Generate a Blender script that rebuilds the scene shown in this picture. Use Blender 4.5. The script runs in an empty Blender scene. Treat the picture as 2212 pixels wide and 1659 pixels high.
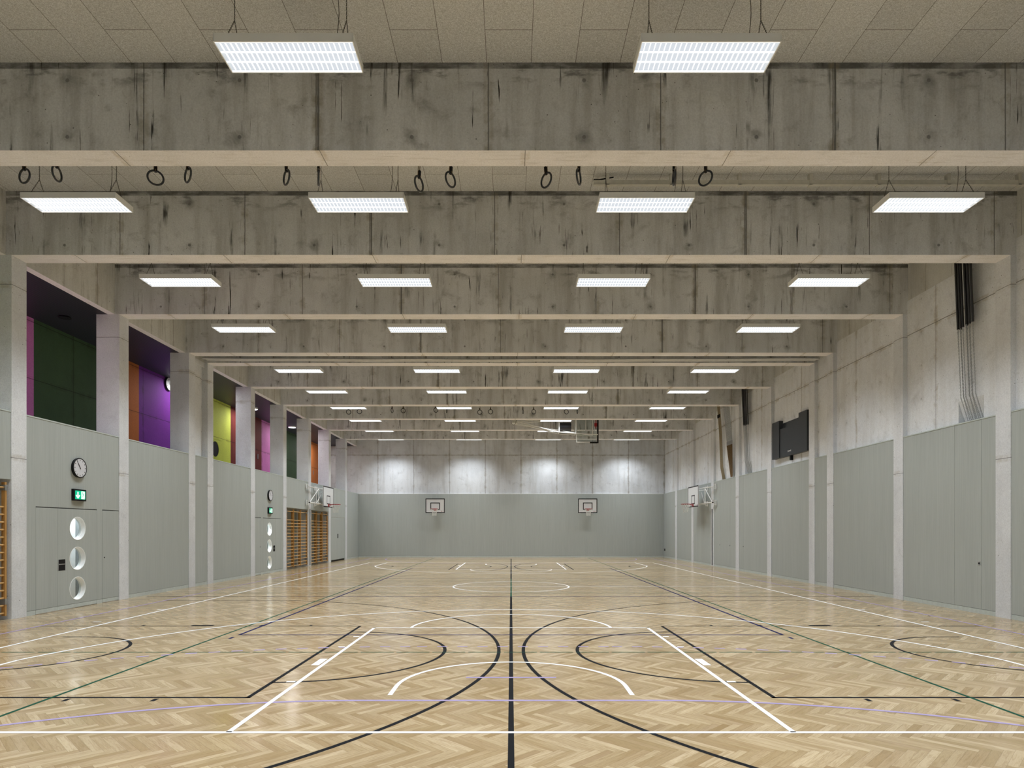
import bpy, math, random
from math import pi, sin, cos, radians
from mathutils import Vector, Matrix
random.seed(7)
scene = bpy.context.scene
COL = scene.collection

# ------------------------------------------------------------------ camera
EYE = 1.736
FPX = 1360.0
cam_d = bpy.data.cameras.new('camera')
cam = bpy.data.objects.new('camera', cam_d)
COL.objects.link(cam)
cam.location = (0, 0, EYE)
cam.rotation_euler = (radians(90), 0, 0)
cam_d.sensor_width = 36
cam_d.lens = FPX / 2212 * 36
cam_d.shift_x = 2.0 / 2212
cam_d.shift_y = 315.5 / 2212
cam_d.clip_end = 200
scene.camera = cam

# ------------------------------------------------------------------ world and exposure
w = bpy.data.worlds.new('world')
scene.world = w
w.use_nodes = True
w.node_tree.nodes['Background'].inputs[0].default_value = (0.5, 0.55, 0.6, 1)
w.node_tree.nodes['Background'].inputs[1].default_value = 0.2
scene.view_settings.view_transform = 'Standard'
scene.view_settings.look = 'None'
scene.view_settings.exposure = 0.27
scene.view_settings.gamma = 1
scene.view_settings.use_curve_mapping = False
LAMP_W = 66.0          # watts of every luminaire in the hall
LAMP_SPREAD = 109.0    # cut-off cone of the louvre, degrees

# ------------------------------------------------------------------ node helper
class NT:
    def __init__(s, name):
        s.mat = bpy.data.materials.new(name)
        s.mat.use_nodes = True
        s.t = s.mat.node_tree
        s.b = s.t.nodes['Principled BSDF']
        g = s.t.nodes.new('ShaderNodeNewGeometry')
        s.pos = g.outputs['Position']
        sp = s.t.nodes.new('ShaderNodeSeparateXYZ')
        s.t.links.new(s.pos, sp.inputs[0])
        s.x, s.y, s.z = sp.outputs
    def put(s, sock, v):
        if isinstance(v, (int, float)):
            sock.default_value = v
        elif isinstance(v, (tuple, list)):
            sock.default_value = tuple(v) if len(v) == len(sock.default_value) else tuple(v) + (1,)
        else:
            s.t.links.new(v, sock)
    def m(s, op, a, b=None, c=None, clamp=False):
        n = s.t.nodes.new('ShaderNodeMath'); n.operation = op; n.use_clamp = clamp
        s.put(n.inputs[0], a)
        if b is not None: s.put(n.inputs[1], b)
        if c is not None: s.put(n.inputs[2], c)
        return n.outputs[0]
    def comb(s, x, y, z):
        n = s.t.nodes.new('ShaderNodeCombineXYZ')
        s.put(n.inputs[0], x); s.put(n.inputs[1], y); s.put(n.inputs[2], z)
        return n.outputs[0]
    def scalev(s, sx, sy, sz):
        n = s.t.nodes.new('ShaderNodeVectorMath'); n.operation = 'MULTIPLY'
        s.put(n.inputs[0], s.pos); n.inputs[1].default_value = (sx, sy, sz)
        return n.outputs[0]
    def noise(s, vec, scale, detail=3, rough=0.5, dist=0.0):
        n = s.t.nodes.new('ShaderNodeTexNoise')
        s.put(n.inputs['Vector'], vec); n.inputs['Scale'].default_value = scale
        n.inputs['Detail'].default_value = detail; n.inputs['Roughness'].default_value = rough
        n.inputs['Distortion'].default_value = dist
        return n.outputs[0]
    def voro(s, vec, scale):
        n = s.t.nodes.new('ShaderNodeTexVoronoi')
        s.put(n.inputs['Vector'], vec); n.inputs['Scale'].default_value = scale
        return n.outputs['Distance'], n.outputs['Color']
    def white(s, vec):
        n = s.t.nodes.new('ShaderNodeTexWhiteNoise'); s.put(n.inputs['Vector'], vec)
        return n.outputs['Value'], n.outputs['Color']
    def remap(s, v, a, b, c=0.0, d=1.0, smooth=True):
        n = s.t.nodes.new('ShaderNodeMapRange')
        n.interpolation_type = 'SMOOTHSTEP' if smooth else 'LINEAR'
        s.put(n.inputs[0], v)
        for i, q in enumerate((a, b, c, d)): s.put(n.inputs[i + 1], q)
        return n.outputs[0]
    def mix(s, f, a, b, mode='MIX'):
        n = s.t.nodes.new('ShaderNodeMix'); n.data_type = 'RGBA'; n.blend_type = mode
        n.clamp_factor = True
        s.put(n.inputs[0], f); s.put(n.inputs[6], a); s.put(n.inputs[7], b)
        return n.outputs[2]
    def grey(s, v):
        return s.comb(v, v, v)
    def seam(s, c, period, off, width):
        # 1 on the joint line, 0 elsewhere
        v = s.m('SUBTRACT', c, off - period / 2)
        v = s.m('FLOORED_MODULO', v, period)
        v = s.m('ABSOLUTE', s.m('SUBTRACT', v, period / 2))
        return s.remap(v, width * 0.5, width, 1.0, 0.0)
    def bump(s, h, strength=0.3, dist=0.01):
        n = s.t.nodes.new('ShaderNodeBump'); n.inputs['Strength'].default_value = strength
        n.inputs['Distance'].default_value = dist
        s.put(n.inputs['Height'], h)
        s.t.links.new(n.outputs[0], s.b.inputs['Normal'])
    def done(s, color, rough=0.6, spec=0.4, metal=0.0):
        s.put(s.b.inputs['Base Color'], color)
        s.put(s.b.inputs['Roughness'], rough)
        s.b.inputs['Specular IOR Level'].default_value = spec
        s.b.inputs['Metallic'].default_value = metal
        return s.mat

def concrete(name, light, dark, stain, blotch=1.0, streak=1.0, drips=0.0, seams=(), pits=1.0, topdirt=0.0, grain=False, tie=None):
    n = NT(name)
    a = n.noise(n.pos, 0.55, 4, 0.6)
    c1 = n.mix(n.remap(a, 0.35, 0.68), light, dark)
    b = n.noise(n.scalev(2.6, 2.6, 0.28), 1.0, 6, 0.62)
    f = n.m('MULTIPLY', n.remap(b, 0.42, 0.72), 0.6 * streak)
    c2 = n.mix(f, c1, stain)
    d = n.noise(n.pos, 3.1, 6, 0.65, 0.4)
    f = n.m('MULTIPLY', n.remap(d, 0.52, 0.78), 0.45 * blotch)
    c3 = n.mix(f, c2, tuple(q * 0.62 for q in stain))
    e = n.noise(n.pos, 45, 3, 0.6)
    c4 = n.mix(1.0, c3, n.grey(n.remap(e, 0.25, 0.75, 0.91, 1.08)), 'MULTIPLY')
    if grain:
        gr = n.noise(n.scalev(1.2, 14, 14), 1.6, 5, 0.6)
        c4 = n.mix(n.m('MULTIPLY', n.remap(gr, 0.5, 0.75), 0.35), c4, tuple(q * 0.7 for q in stain))
    if drips:
        g = n.noise(n.scalev(7.0, 7.0, 0.55), 1.0, 5, 0.6, 0.3)
        g2 = n.noise(n.pos, 0.9, 3, 0.6)
        f = n.m('MULTIPLY', n.remap(g, 0.57, 0.70), n.remap(g2, 0.42, 0.6))
        c4 = n.mix(n.m('MULTIPLY', f, drips), c4, (0.018, 0.017, 0.014))
        h = n.noise(n.scalev(22, 22, 0.8), 1.0, 3, 0.5, 0.5)
        f = n.m('MULTIPLY', n.remap(h, 0.665, 0.70), n.remap(g2, 0.47, 0.56))
        c4 = n.mix(n.m('MULTIPLY', f, min(1, drips * 1.4)), c4, (0.012, 0.011, 0.009))
        # pale lime runs
        k = n.noise(n.scalev(9, 9, 0.4), 0.7, 4, 0.6)
        c4 = n.mix(n.m('MULTIPLY', n.remap(k, 0.62, 0.75), 0.25), c4, (0.3, 0.28, 0.24))
    if topdirt:
        q = n.noise(n.scalev(1.5, 1.5, 4), 1.2, 5, 0.65)
        f = n.m('MAXIMUM', n.m('MULTIPLY', n.remap(n.z, 8.235, 8.25), n.remap(q, 0.3, 0.6, 0.35, 0.9)), n.m('MULTIPLY', n.remap(n.z, 7.85, 8.2), n.m('MULTIPLY', n.remap(q, 0.5, 0.66), 0.7)))
        c4 = n.mix(n.m('MULTIPLY', f, topdirt), c4, (0.03, 0.027, 0.022))
    vd, vc = n.voro(n.pos, 8.5)
    rnd = n.m('MULTIPLY', n.white(vc)[0], 0.085 * pits)
    vd2, vc2 = n.voro(n.pos, 24)
    sel = n.m('MULTIPLY', n.m('GREATER_THAN', n.white(vc2)[0], 0.62), 0.095 * pits)
    pit = n.m('MAXIMUM', n.m('LESS_THAN', vd, rnd), n.m('MULTIPLY', n.m('LESS_THAN', vd2, sel), 0.75))
    c5 = n.mix(n.m('MULTIPLY', pit, 0.75), c4, (0.03, 0.028, 0.025))
    hgt = n.m('SUBTRACT', e, n.m('MULTIPLY', pit, 2.0))
    if tie:
        co = n.x if tie[0] == 'x' else n.y
        dx = n.m('SUBTRACT', n.m('FLOORED_MODULO', n.m('SUBTRACT', co, tie[2] - tie[1] / 2), tie[1]), tie[1] / 2)
        dz = n.m('SUBTRACT', n.m('FLOORED_MODULO', n.m('SUBTRACT', n.z, 7.28 - 0.4), 0.8), 0.4)
        dd = n.m('SQRT', n.m('ADD', n.m('MULTIPLY', dx, dx), n.m('MULTIPLY', dz, dz)))
        c5 = n.mix(n.remap(dd, 0.022, 0.032, 0.75 if tie[0] == 'x' else 0.3, 0.0), c5, tuple(q * 0.3 for q in stain))
        c5 = n.mix(n.m('MULTIPLY', n.remap(dd, 0.03, 0.16, 0.6 if tie[0] == 'x' else 0.22, 0.0), n.remap(d, 0.4, 0.6)), c5, tuple(q * 0.5 for q in stain))
    for (axis, period, off, width) in seams:
        co = {'x': n.x, 'y': n.y, 'z': n.z}[axis]
        wob = n.m('ADD', co, n.m('MULTIPLY', n.m('SUBTRACT', d, 0.5), 0.02))
        s1 = n.seam(wob, period, off, width)
        s2 = n.m('MULTIPLY', n.seam(co, period, off, 0.09), n.remap(d, 0.4, 0.65))
        c5 = n.mix(n.m('MULTIPLY', s2, 0.45), c5, tuple(q * w_ for q, w_ in zip(stain, (0.75, 0.66, 0.5))))
        c5 = n.mix(n.m('MULTIPLY', s1, 0.8), c5, tuple(q * 0.28 for q in stain))
        hgt = n.m('SUBTRACT', hgt, n.m('MULTIPLY', s1, 3.0))
    n.bump(hgt, 0.25, 0.006)
    return n.done(c5, 0.75, 0.3)

def panel_mat(name, base, axis):
    n = NT(name)
    co = n.x if axis == 'x' else n.y
    v = n.comb(co, 0.0, n.m('MULTIPLY', n.z, 0.02))
    f1 = n.noise(v, 34, 4, 0.75)
    f2 = n.noise(v, 2.2, 3, 0.6)
    k = n.m('ADD', n.remap(f1, 0.25, 0.75, 0.93, 1.06), n.remap(f2, 0.3, 0.7, -0.02, 0.02))
    c = n.mix(1.0, base, n.grey(k), 'MULTIPLY')
    n.bump(f1, 0.12, 0.003)
    return n.done(c, 0.62, 0.35)

def plain(name, color, rough=0.5, spec=0.4, metal=0.0, var=0.05, scale=12):
    n = NT(name)
    f = n.noise(n.pos, scale, 3, 0.5)
    c = n.mix(1.0, color, n.grey(n.remap(f, 0.3, 0.7, 1 - var, 1 + var)), 'MULTIPLY')
    return n.done(c, rough, spec, metal)

def emissive(name, color, strength, base=(0.8, 0.8, 0.8)):
    n = NT(name)
    n.b.inputs['Emission Color'].default_value = color + (1,)
    n.b.inputs['Emission Strength'].default_value = strength
    return n.done(base, 0.5, 0.3)

def glass_mat(name):
    n = NT(name)
    t = n.t
    tr = t.nodes.new('ShaderNodeBsdfTransparent'); tr.inputs[0].default_value = (0.9, 0.93, 0.93, 1)
    gl = t.nodes.new('ShaderNodeBsdfGlossy'); gl.inputs['Roughness'].default_value = 0.02
    lw = t.nodes.new('ShaderNodeLayerWeight'); lw.inputs[0].default_value = 0.3
    fac = n.m('ADD', 0.03, n.m('MULTIPLY', n.m('POWER', lw.outputs['Facing'], 3.0), 0.35))
    mx = t.nodes.new('ShaderNodeMixShader')
    t.links.new(fac, mx.inputs[0]); t.links.new(tr.outputs[0], mx.inputs[1]); t.links.new(gl.outputs[0], mx.inputs[2])
    t.links.new(mx.outputs[0], t.nodes['Material Output'].inputs[0])
    return n.mat

def herringbone():
    n = NT('oak_herringbone')
    L, K = 0.4702, 7
    W = L / K
    r = 1 / math.sqrt(2) / W
    yy = n.m('ADD', n.y, 0.06)
    u = n.m('MULTIPLY', n.m('SUBTRACT', n.x, yy), r)
    v = n.m('MULTIPLY', n.m('ADD', n.x, yy), r)
    i = n.m('FLOOR', u); j = n.m('FLOOR', v)
    fu = n.m('SUBTRACT', u, i); fv = n.m('SUBTRACT', v, j)
    k = n.m('FLOORED_MODULO', n.m('SUBTRACT', i, j), 2.0 * K)
    hz = n.m('LESS_THAN', k, K - 0.5)                      # 1 for planks along u
    vt = n.m('SUBTRACT', 1.0, hz)
    kk = n.m('SUBTRACT', k, n.m('MULTIPLY', vt, float(K)))
    fu_ = fu
    fvi = n.m('SUBTRACT', 1.0, fv)
    def sel(a, b):
        return n.m('ADD', n.m('MULTIPLY', a, hz), n.m('MULTIPLY', b, vt))
    along = n.m('ADD', kk, sel(fu_, fvi))
    across = sel(fv, fu)
    ida = sel(n.m('SUBTRACT', i, kk), i)
    idb = sel(j, n.m('ADD', j, kk))
    idv = n.comb(ida, idb, n.m('MULTIPLY', hz, 17.0))
    w1, wc = n.white(idv)
    sp = n.t.nodes.new('ShaderNodeSeparateColor'); n.t.links.new(wc, sp.inputs[0])
    w2, w3 = sp.outputs[1], sp.outputs[2]
    # base tone of the plank
    c = n.mix(n.remap(w1, 0.0, 1.0, smooth=False), (0.33, 0.24, 0.125), (0.52, 0.415, 0.265))
    c = n.mix(n.remap(w2, 0.6, 1.0, 0, 0.6), c, (0.29, 0.195, 0.095))
    c = n.mix(n.remap(w3, 0.94, 1.0, 0, 0.5), c, (0.26, 0.17, 0.09))
    # grain running along the plank
    gv = n.comb(n.m('ADD', n.m('MULTIPLY', along, 0.10), n.m('MULTIPLY', w1, 91.0)),
                n.m('ADD', across, n.m('MULTIPLY', w2, 57.0)), n.m('MULTIPLY', w3, 33.0))
    g1 = n.noise(gv, 2.2, 5, 0.65, 1.2)
    g2 = n.noise(gv, 14.0, 3, 0.6, 0.3)
    c = n.mix(n.m('MULTIPLY', n.remap(g1, 0.42, 0.66), 0.5), c, (0.27, 0.18, 0.085))
    c = n.mix(1.0, c, n.grey(n.remap(g2, 0.3, 0.7, 0.93, 1.05)), 'MULTIPLY')
    # joints
    ea = n.m('MINIMUM', across, n.m('SUBTRACT', 1.0, across))
    eb = n.m('MINIMUM', along, n.m('SUBTRACT', float(K), along))
    edge = n.remap(n.m('MINIMUM', ea, eb), 0.006, 0.022, 1.0, 0.0)
    c = n.mix(n.m('MULTIPLY', edge, 0.5), c, (0.12, 0.075, 0.035))
    big = n.noise(n.pos, 0.7, 3, 0.5)
    c = n.mix(1.0, c, n.grey(n.remap(big, 0.3, 0.7, 0.95, 1.05)), 'MULTIPLY')
    n.bump(n.m('SUBTRACT', n.m('MULTIPLY', g2, 0.2), edge), 0.08, 0.001)
    rg = n.remap(n.noise(n.pos, 1.7, 4, 0.6), 0.3, 0.7, 0.14, 0.20)
    return n.done(c, rg, 0.32)

def woodwool():
    n = NT('wood_wool_board')
    a = n.noise(n.scalev(1, 1, 1), 60, 3, 0.75, 1.5)
    b = n.noise(n.pos, 110, 2, 0.7, 2.0)
    c = n.mix(n.remap(a, 0.42, 0.6), (0.56, 0.57, 0.57), (0.86, 0.88, 0.90))
    c = n.mix(n.remap(b, 0.6, 0.66, 0, 0.65), c, (0.12, 0.115, 0.095))
    br = n.t.nodes.new('ShaderNodeTexBrick')
    n.put(br.inputs['Vector'], n.comb(n.m('SUBTRACT', n.y, 8.30 - 1.685 * 6), n.m('SUBTRACT', n.x, 0.627 * 0.45 - 0.627 * 40), 0.0))
    br.inputs['Scale'].default_value = 1
    br.inputs['Mortar Size'].default_value = 0.004
    br.inputs['Mortar Smooth'].default_value = 0.2
    br.inputs['Brick Width'].default_value = 1.685
    br.inputs['Row Height'].default_value = 0.627
    br.offset = 0.5; br.offset_frequency = 2
    br.inputs['Color1'].default_value = (1, 1, 1, 1); br.inputs['Color2'].default_value = (0.9, 0.9, 0.9, 1)
    br.inputs['Mortar'].default_value = (0.25, 0.24, 0.22, 1)
    c = n.mix(1.0, c, br.outputs['Color'], 'MULTIPLY')
    n.bump(n.m('ADD', a, b), 0.5, 0.006)
    return n.done(c, 0.95, 0.1)

def oak(name, a, b):
    n = NT(name)
    g = n.noise(n.scalev(30, 30, 2.5), 1.0, 4, 0.6, 0.6)
    c = n.mix(n.remap(g, 0.35, 0.68), a, b)
    return n.done(c, 0.4, 0.45)

BEIGE = ((0.36, 0.345, 0.30), (0.29, 0.275, 0.235), (0.22, 0.205, 0.165))
M = {}
M['beam'] = concrete('beam_concrete', (0.74, 0.755, 0.775), (0.60, 0.615, 0.63), (0.40, 0.40, 0.39), 1.3, 1.3, 0.9, tie=('x', 2.43, -1.4),
                     seams=(('x', 2.43, -0.32, 0.011), ('x', 7.29, -2.72, 0.02)), topdirt=0.9)
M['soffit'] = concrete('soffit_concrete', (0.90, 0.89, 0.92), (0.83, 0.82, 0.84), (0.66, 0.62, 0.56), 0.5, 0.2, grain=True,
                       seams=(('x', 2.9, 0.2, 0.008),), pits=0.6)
M['lintel'] = concrete('lintel_concrete', (0.70, 0.71, 0.70), (0.58, 0.59, 0.58), (0.44, 0.43, 0.40), 0.8, 1.0, 0.25,
                       seams=(('y', 1.12, 0.4, 0.008),))
M['column'] = concrete('column_concrete', (0.75, 0.775, 0.81), (0.65, 0.675, 0.71), (0.53, 0.54, 0.56), 0.6, 0.5,
                       seams=(('z', 3.37, 3.15, 0.008),))
M['wall'] = concrete('wall_concrete', (0.80, 0.83, 0.87), (0.70, 0.725, 0.76), (0.55, 0.55, 0.54), 0.8, 0.7, tie=('y', 1.685, 13.4),
                     seams=(('z', 30, 6.55, 0.012), ('y', 3.37, 14.57, 0.010)))
M['endwall'] = concrete('end_wall_concrete', (0.74, 0.775, 0.82), (0.60, 0.63, 0.67), (0.48, 0.49, 0.50), 0.9, 1.2,
                        seams=(('z', 30, 6.52, 0.014), ('x', 2.285, 0.64, 0.014)))
M['panel_y'] = panel_mat('sage_grey_panel_side', (0.415, 0.45, 0.438), 'y')
M['panel_x'] = panel_mat('sage_grey_panel_end', (0.415, 0.45, 0.438), 'x')
M['base'] = plain('pale_sage_baseboard', (0.52, 0.575, 0.56), 0.5)
M['gap'] = plain('dark_joint', (0.02, 0.021, 0.02), 0.8)
M['floor'] = herringbone()
M['ceil'] = woodwool()
M['white_paint'] = plain('white_line_paint', (0.72, 0.73, 0.745), 0.55, 0.04, var=0.01)
M['black_paint'] = plain('black_line_paint', (0.012, 0.013, 0.015), 0.55, 0.04)
M['green_paint'] = plain('green_line_paint', (0.01, 0.065, 0.04), 0.55, 0.04)
M['navy_paint'] = plain('navy_line_paint', (0.012, 0.014, 0.07), 0.55, 0.04)
M['lilac_paint'] = plain('lilac_line_paint', (0.32, 0.27, 0.44), 0.55, 0.04)
M['lampbox'] = plain('white_lacquered_steel', (0.88, 0.90, 0.90), 0.4, var=0.01)
M['fin'] = emissive('white_louvre_fin', (0.95, 0.98, 1.0), 0.95, (0.3, 0.32, 0.35))
M['tube_glow'] = emissive('lit_reflector', (0.88, 0.94, 1.0), 0.55, (0.12, 0.12, 0.13))
M['chain'] = plain('dark_steel_chain', (0.10, 0.095, 0.085), 0.45, metal=0.6)
M['zinc'] = plain('zinc_chain', (0.42, 0.45, 0.47), 0.4, metal=0.7)
M['steel'] = plain('galvanised_steel', (0.42, 0.44, 0.46), 0.35, metal=0.8)
M['whitesteel'] = plain('white_tube_steel', (0.78, 0.79, 0.78), 0.35, var=0.02)
M['black'] = plain('black_plastic', (0.010, 0.010, 0.012), 0.55, spec=0.2)
M['blackpole'] = plain('black_coated_steel', (0.018, 0.018, 0.02), 0.28, spec=0.6)
M['anthracite'] = plain('anthracite_sheet_metal', (0.030, 0.035, 0.042), 0.38, spec=0.5)
M['ring'] = plain('black_ring_plastic', (0.02, 0.024, 0.03), 0.25, spec=0.6)
M['strap'] = plain('brown_hemp_rope', (0.17, 0.12, 0.06), 0.9, var=0.3, scale=80)
M['rope'] = plain('pale_climbing_rope', (0.33, 0.28, 0.19), 0.9, var=0.25, scale=90)
M['darkrope'] = plain('brown_climbing_rope', (0.15, 0.10, 0.05), 0.9, var=0.3, scale=90)
M['board'] = plain('white_backboard_laminate', (0.74, 0.76, 0.78), 0.35, var=0.01)
M['red'] = plain('red_rim_steel', (0.33, 0.012, 0.02), 0.35)
M['net'] = plain('white_net_cord', (0.78, 0.78, 0.74), 0.8)
M['bar'] = oak('beech_rung', (0.62, 0.40, 0.17), (0.52, 0.30, 0.11))
M['post'] = oak('beech_upright', (0.50, 0.28, 0.09), (0.40, 0.20, 0.055))
M['clockface'] = plain('white_clock_face', (0.66, 0.67, 0.72), 0.4, var=0.01)
M['signgreen'] = emissive('lit_green_sign', (0.0, 0.46, 0.24), 0.75, (0.0, 0.3, 0.15))
M['signwhite'] = emissive('lit_white_sign', (0.9, 1.0, 0.95), 0.85, (0.8, 0.8, 0.8))
M['white'] = plain('white_plaster', (0.75, 0.76, 0.77), 0.6, var=0.02)
M['greymetal'] = plain('grey_corridor_door', (0.22, 0.24, 0.25), 0.4)
M['glass'] = glass_mat('clear_glass')
M['curtain'] = plain('grey_curtain_fabric', (0.55, 0.56, 0.56), 0.6)
M['orange'] = plain('orange_label', (0.75, 0.22, 0.08), 0.5)
M['alu'] = plain('pale_aluminium', (0.62, 0.62, 0.58), 0.35, metal=0.15)

def painted(name, c):
    return concrete(name, c, tuple(q * 0.85 for q in c), tuple(q * 0.65 for q in c), 0.3, 0.3,
                    seams=(('y', 3.3, 0.9, 0.010), ('z', 1.45, 5.55, 0.012)), pits=0.7)
M['g_pink'] = painted('pink_painted_concrete', (0.74, 0.24, 0.62))
M['g_green'] = painted('dark_green_painted_concrete', (0.06, 0.115, 0.055))
M['g_orange'] = painted('orange_painted_concrete', (0.62, 0.19, 0.045))
M['g_violet'] = painted('violet_painted_concrete', (0.19, 0.03, 0.34))
M['g_yellow'] = painted('lime_painted_concrete', (0.58, 0.66, 0.10))
M['g_red'] = painted('dark_red_painted_concrete', (0.16, 0.025, 0.022))
def slats():
    n = NT('dark_slatted_ceiling')
    s = n.seam(n.x, 0.085, 0.0, 0.012)
    c = n.mix(s, (0.030, 0.030, 0.042), (0.012, 0.012, 0.016))
    return n.done(c, 0.5, 0.4)
M['g_ceil'] = slats()

# ------------------------------------------------------------------ mesh helper
class MB:
    def __init__(s): s.v = []; s.f = []; s.mi = []; s.sm = []
    def add(s, vs, fs, mi=0, smooth=False):
        o = len(s.v); s.v += [tuple(p) for p in vs]
        for f in fs:
            s.f.append([o + i for i in f]); s.mi.append(mi); s.sm.append(smooth)
        return s
    def box(s, x0, x1, y0, y1, z0, z1, mi=0, bottom=None):
        vs = [(x0, y0, z0), (x1, y0, z0), (x1, y1, z0), (x0, y1, z0), (x0, y0, z1), (x1, y0, z1), (x1, y1, z1), (x0, y1, z1)]
        s.add(vs, [(4, 5, 6, 7), (0, 1, 5, 4), (1, 2, 6, 5), (2, 3, 7, 6), (3, 0, 4, 7)], mi)
        s.add(vs, [(0, 3, 2, 1)], mi if bottom is None else bottom)
        return s
    def quad(s, a, b, c, d, mi=0): return s.add([a, b, c, d], [(0, 1, 2, 3)], mi)
    def tube(s, p, q, r, n=8, mi=0, r2=None, cap=True):
        p = Vector(p); q = Vector(q); d = (q - p).normalized()
        a = d.orthogonal().normalized(); b = d.cross(a)
        r2 = r if r2 is None else r2
        vs = [p + (a * cos(2 * pi * i / n) + b * sin(2 * pi * i / n)) * r for i in range(n)]
        vs += [q + (a * cos(2 * pi * i / n) + b * sin(2 * pi * i / n)) * r2 for i in range(n)]
        s.add(vs, [(i, (i + 1) % n, n + (i + 1) % n, n + i) for i in range(n)], mi, True)
        if cap: s.add(vs, [tuple(range(n))[::-1], tuple(range(n, 2 * n))], mi)
        return s
    def path(s, pts, r, n=6, mi=0):
        for a, b in zip(pts, pts[1:]): s.tube(a, b, r, n, mi)
        return s
    def torus(s, c, R, r, axis='x', N=32, n=8, mi=0, sx=1.0, rot=None):
        vs = []
        for i in range(N):
            t = 2 * pi * i / N
            for k in range(n):
                p = 2 * pi * k / n
                a = (R + r * cos(p)) * cos(t); b = (R + r * cos(p)) * sin(t); h = r * sin(p)
                v = {'x': Vector((h, a * sx, b)), 'y': Vector((a * sx, h, b)), 'z': Vector((a * sx, b, h))}[axis]
                if rot: v = rot @ v
                vs.append(Vector(c) + v)
        s.add(vs, [(i * n + k, ((i + 1) % N) * n + k, ((i + 1) % N) * n + (k + 1) % n, i * n + (k + 1) % n) for i in range(N) for k in range(n)], mi, True)
        return s
    def disc(s, c, r, axis='x', N=40, mi=0, thick=0.0):
        C = Vector(c)
        def P(t, h):
            a, b = r * cos(t), r * sin(t)
            return C + {'x': Vector((h, a, b)), 'y': Vector((a, h, b)), 'z': Vector((a, b, h))}[axis]
        if thick == 0:
            s.add([P(2 * pi * i / N, 0) for i in range(N)], [tuple(range(N))], mi)
        else:
            vs = [P(2 * pi * i / N, -thick / 2) for i in range(N)] + [P(2 * pi * i / N, thick / 2) for i in range(N)]
            s.add(vs, [tuple(range(N))[::-1], tuple(range(N, 2 * N))], mi)
            s.add(vs, [(i, (i + 1) % N, N + (i + 1) % N, N + i) for i in range(N)], mi, True)
        return s
    def chain(s, p, q, link=0.034, wire=0.0028, wd=0.011, mi=0):
        p = Vector(p); q = Vector(q); d = q - p; L = d.length; d.normalize()
        a = d.orthogonal().normalized(); b = d.cross(a)
        cnt = max(2, int(L / (link * 0.72)))
        for i in range(cnt):
            c = p + d * L * (i + 0.5) / cnt
            u = a if i % 2 else b
            w_ = d.cross(u)
            N, n = 8, 4
            vs = []
            for m_ in range(N):
                t = 2 * pi * m_ / N
                cx, cz = cos(t) * (wd / 2), sin(t) * (link / 2)
                rad = (u * cos(t) + d * sin(t)).normalized()
                for k in range(n):
                    ph = 2 * pi * k / n
                    vs.append(c + u * cx + d * cz + rad * (wire * cos(ph)) + w_ * (wire * sin(ph)))
            s.add(vs, [(x * n + k, ((x + 1) % N) * n + k, ((x + 1) % N) * n + (k + 1) % n, x * n + (k + 1) % n) for x in range(N) for k in range(n)], mi, True)
        return s
    def build(s, name, mats, parent=None, label=None, cat=None, kind=None, group=None, loc=None):
        me = bpy.data.meshes.new(name)
        off = Vector(loc) if loc else Vector((0, 0, 0))
        me.from_pydata([tuple(Vector(v) - off) for v in s.v], [], s.f)
        if not isinstance(mats, (list, tuple)): mats = [mats]
        for m_ in mats: me.materials.append(m_)
        me.polygons.foreach_set('material_index', s.mi)
        me.polygons.foreach_set('use_smooth', s.sm)
        me.update()
        o = bpy.data.objects.new(name, me); COL.objects.link(o)
        o.location = off
        if parent: o.parent = parent
        tag(o, label, cat, kind, group)
        return o

def tag(o, label=None, cat=None, kind=None, group=None):
    if label: o['label'] = label
    if cat: o['category'] = cat
    if kind: o['kind'] = kind
    if group: o['group'] = group
    return o
def thing(name, loc, label, cat, group=None, kind=None, rz=0.0):
    o = bpy.data.objects.new(name, None); COL.objects.link(o)
    o.location = loc; o.rotation_euler = (0, 0, rz); o.empty_display_size = 0.1
    return tag(o, label, cat, kind, group)
KIDS = {}
def kids(o):
    return [c for c in COL.objects if c.parent == o]
def copy_tree(o, ch=None):
    r = o.copy(); COL.objects.link(r)
    for c in (kids(o) if ch is None else ch):
        d = c.copy(); COL.objects.link(d); d.parent = r
        for g in kids(c):
            e = g.copy(); COL.objects.link(e); e.parent = d
    return r

# ------------------------------------------------------------------ hall dimensions
XF = 9.72       # inner face of the columns
XW = 9.83       # upper concrete wall
HP = 4.03       # top of the wall panels
HB = 7.09       # underside of the beams
HC = 8.33       # ceiling
Y0, Y1 = -1.2, 40.2
CW = 0.38
COLS = [2.14, 5.51, 8.88, 12.25, 15.62, 19.0, 20.17, 23.52, 26.87, 30.22, 33.57, 36.92]
BAYS = []
a = Y0
for c in COLS:
    BAYS.append((a, c)); a = c + CW
BAYS.append((a, Y1))
# bay index: 3 = first behind the second-nearest beam (wall bars), 4 = door, 5, 6 = joint, 7, 8 door, 9, 10 bars, 11 shutter, 12

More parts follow.
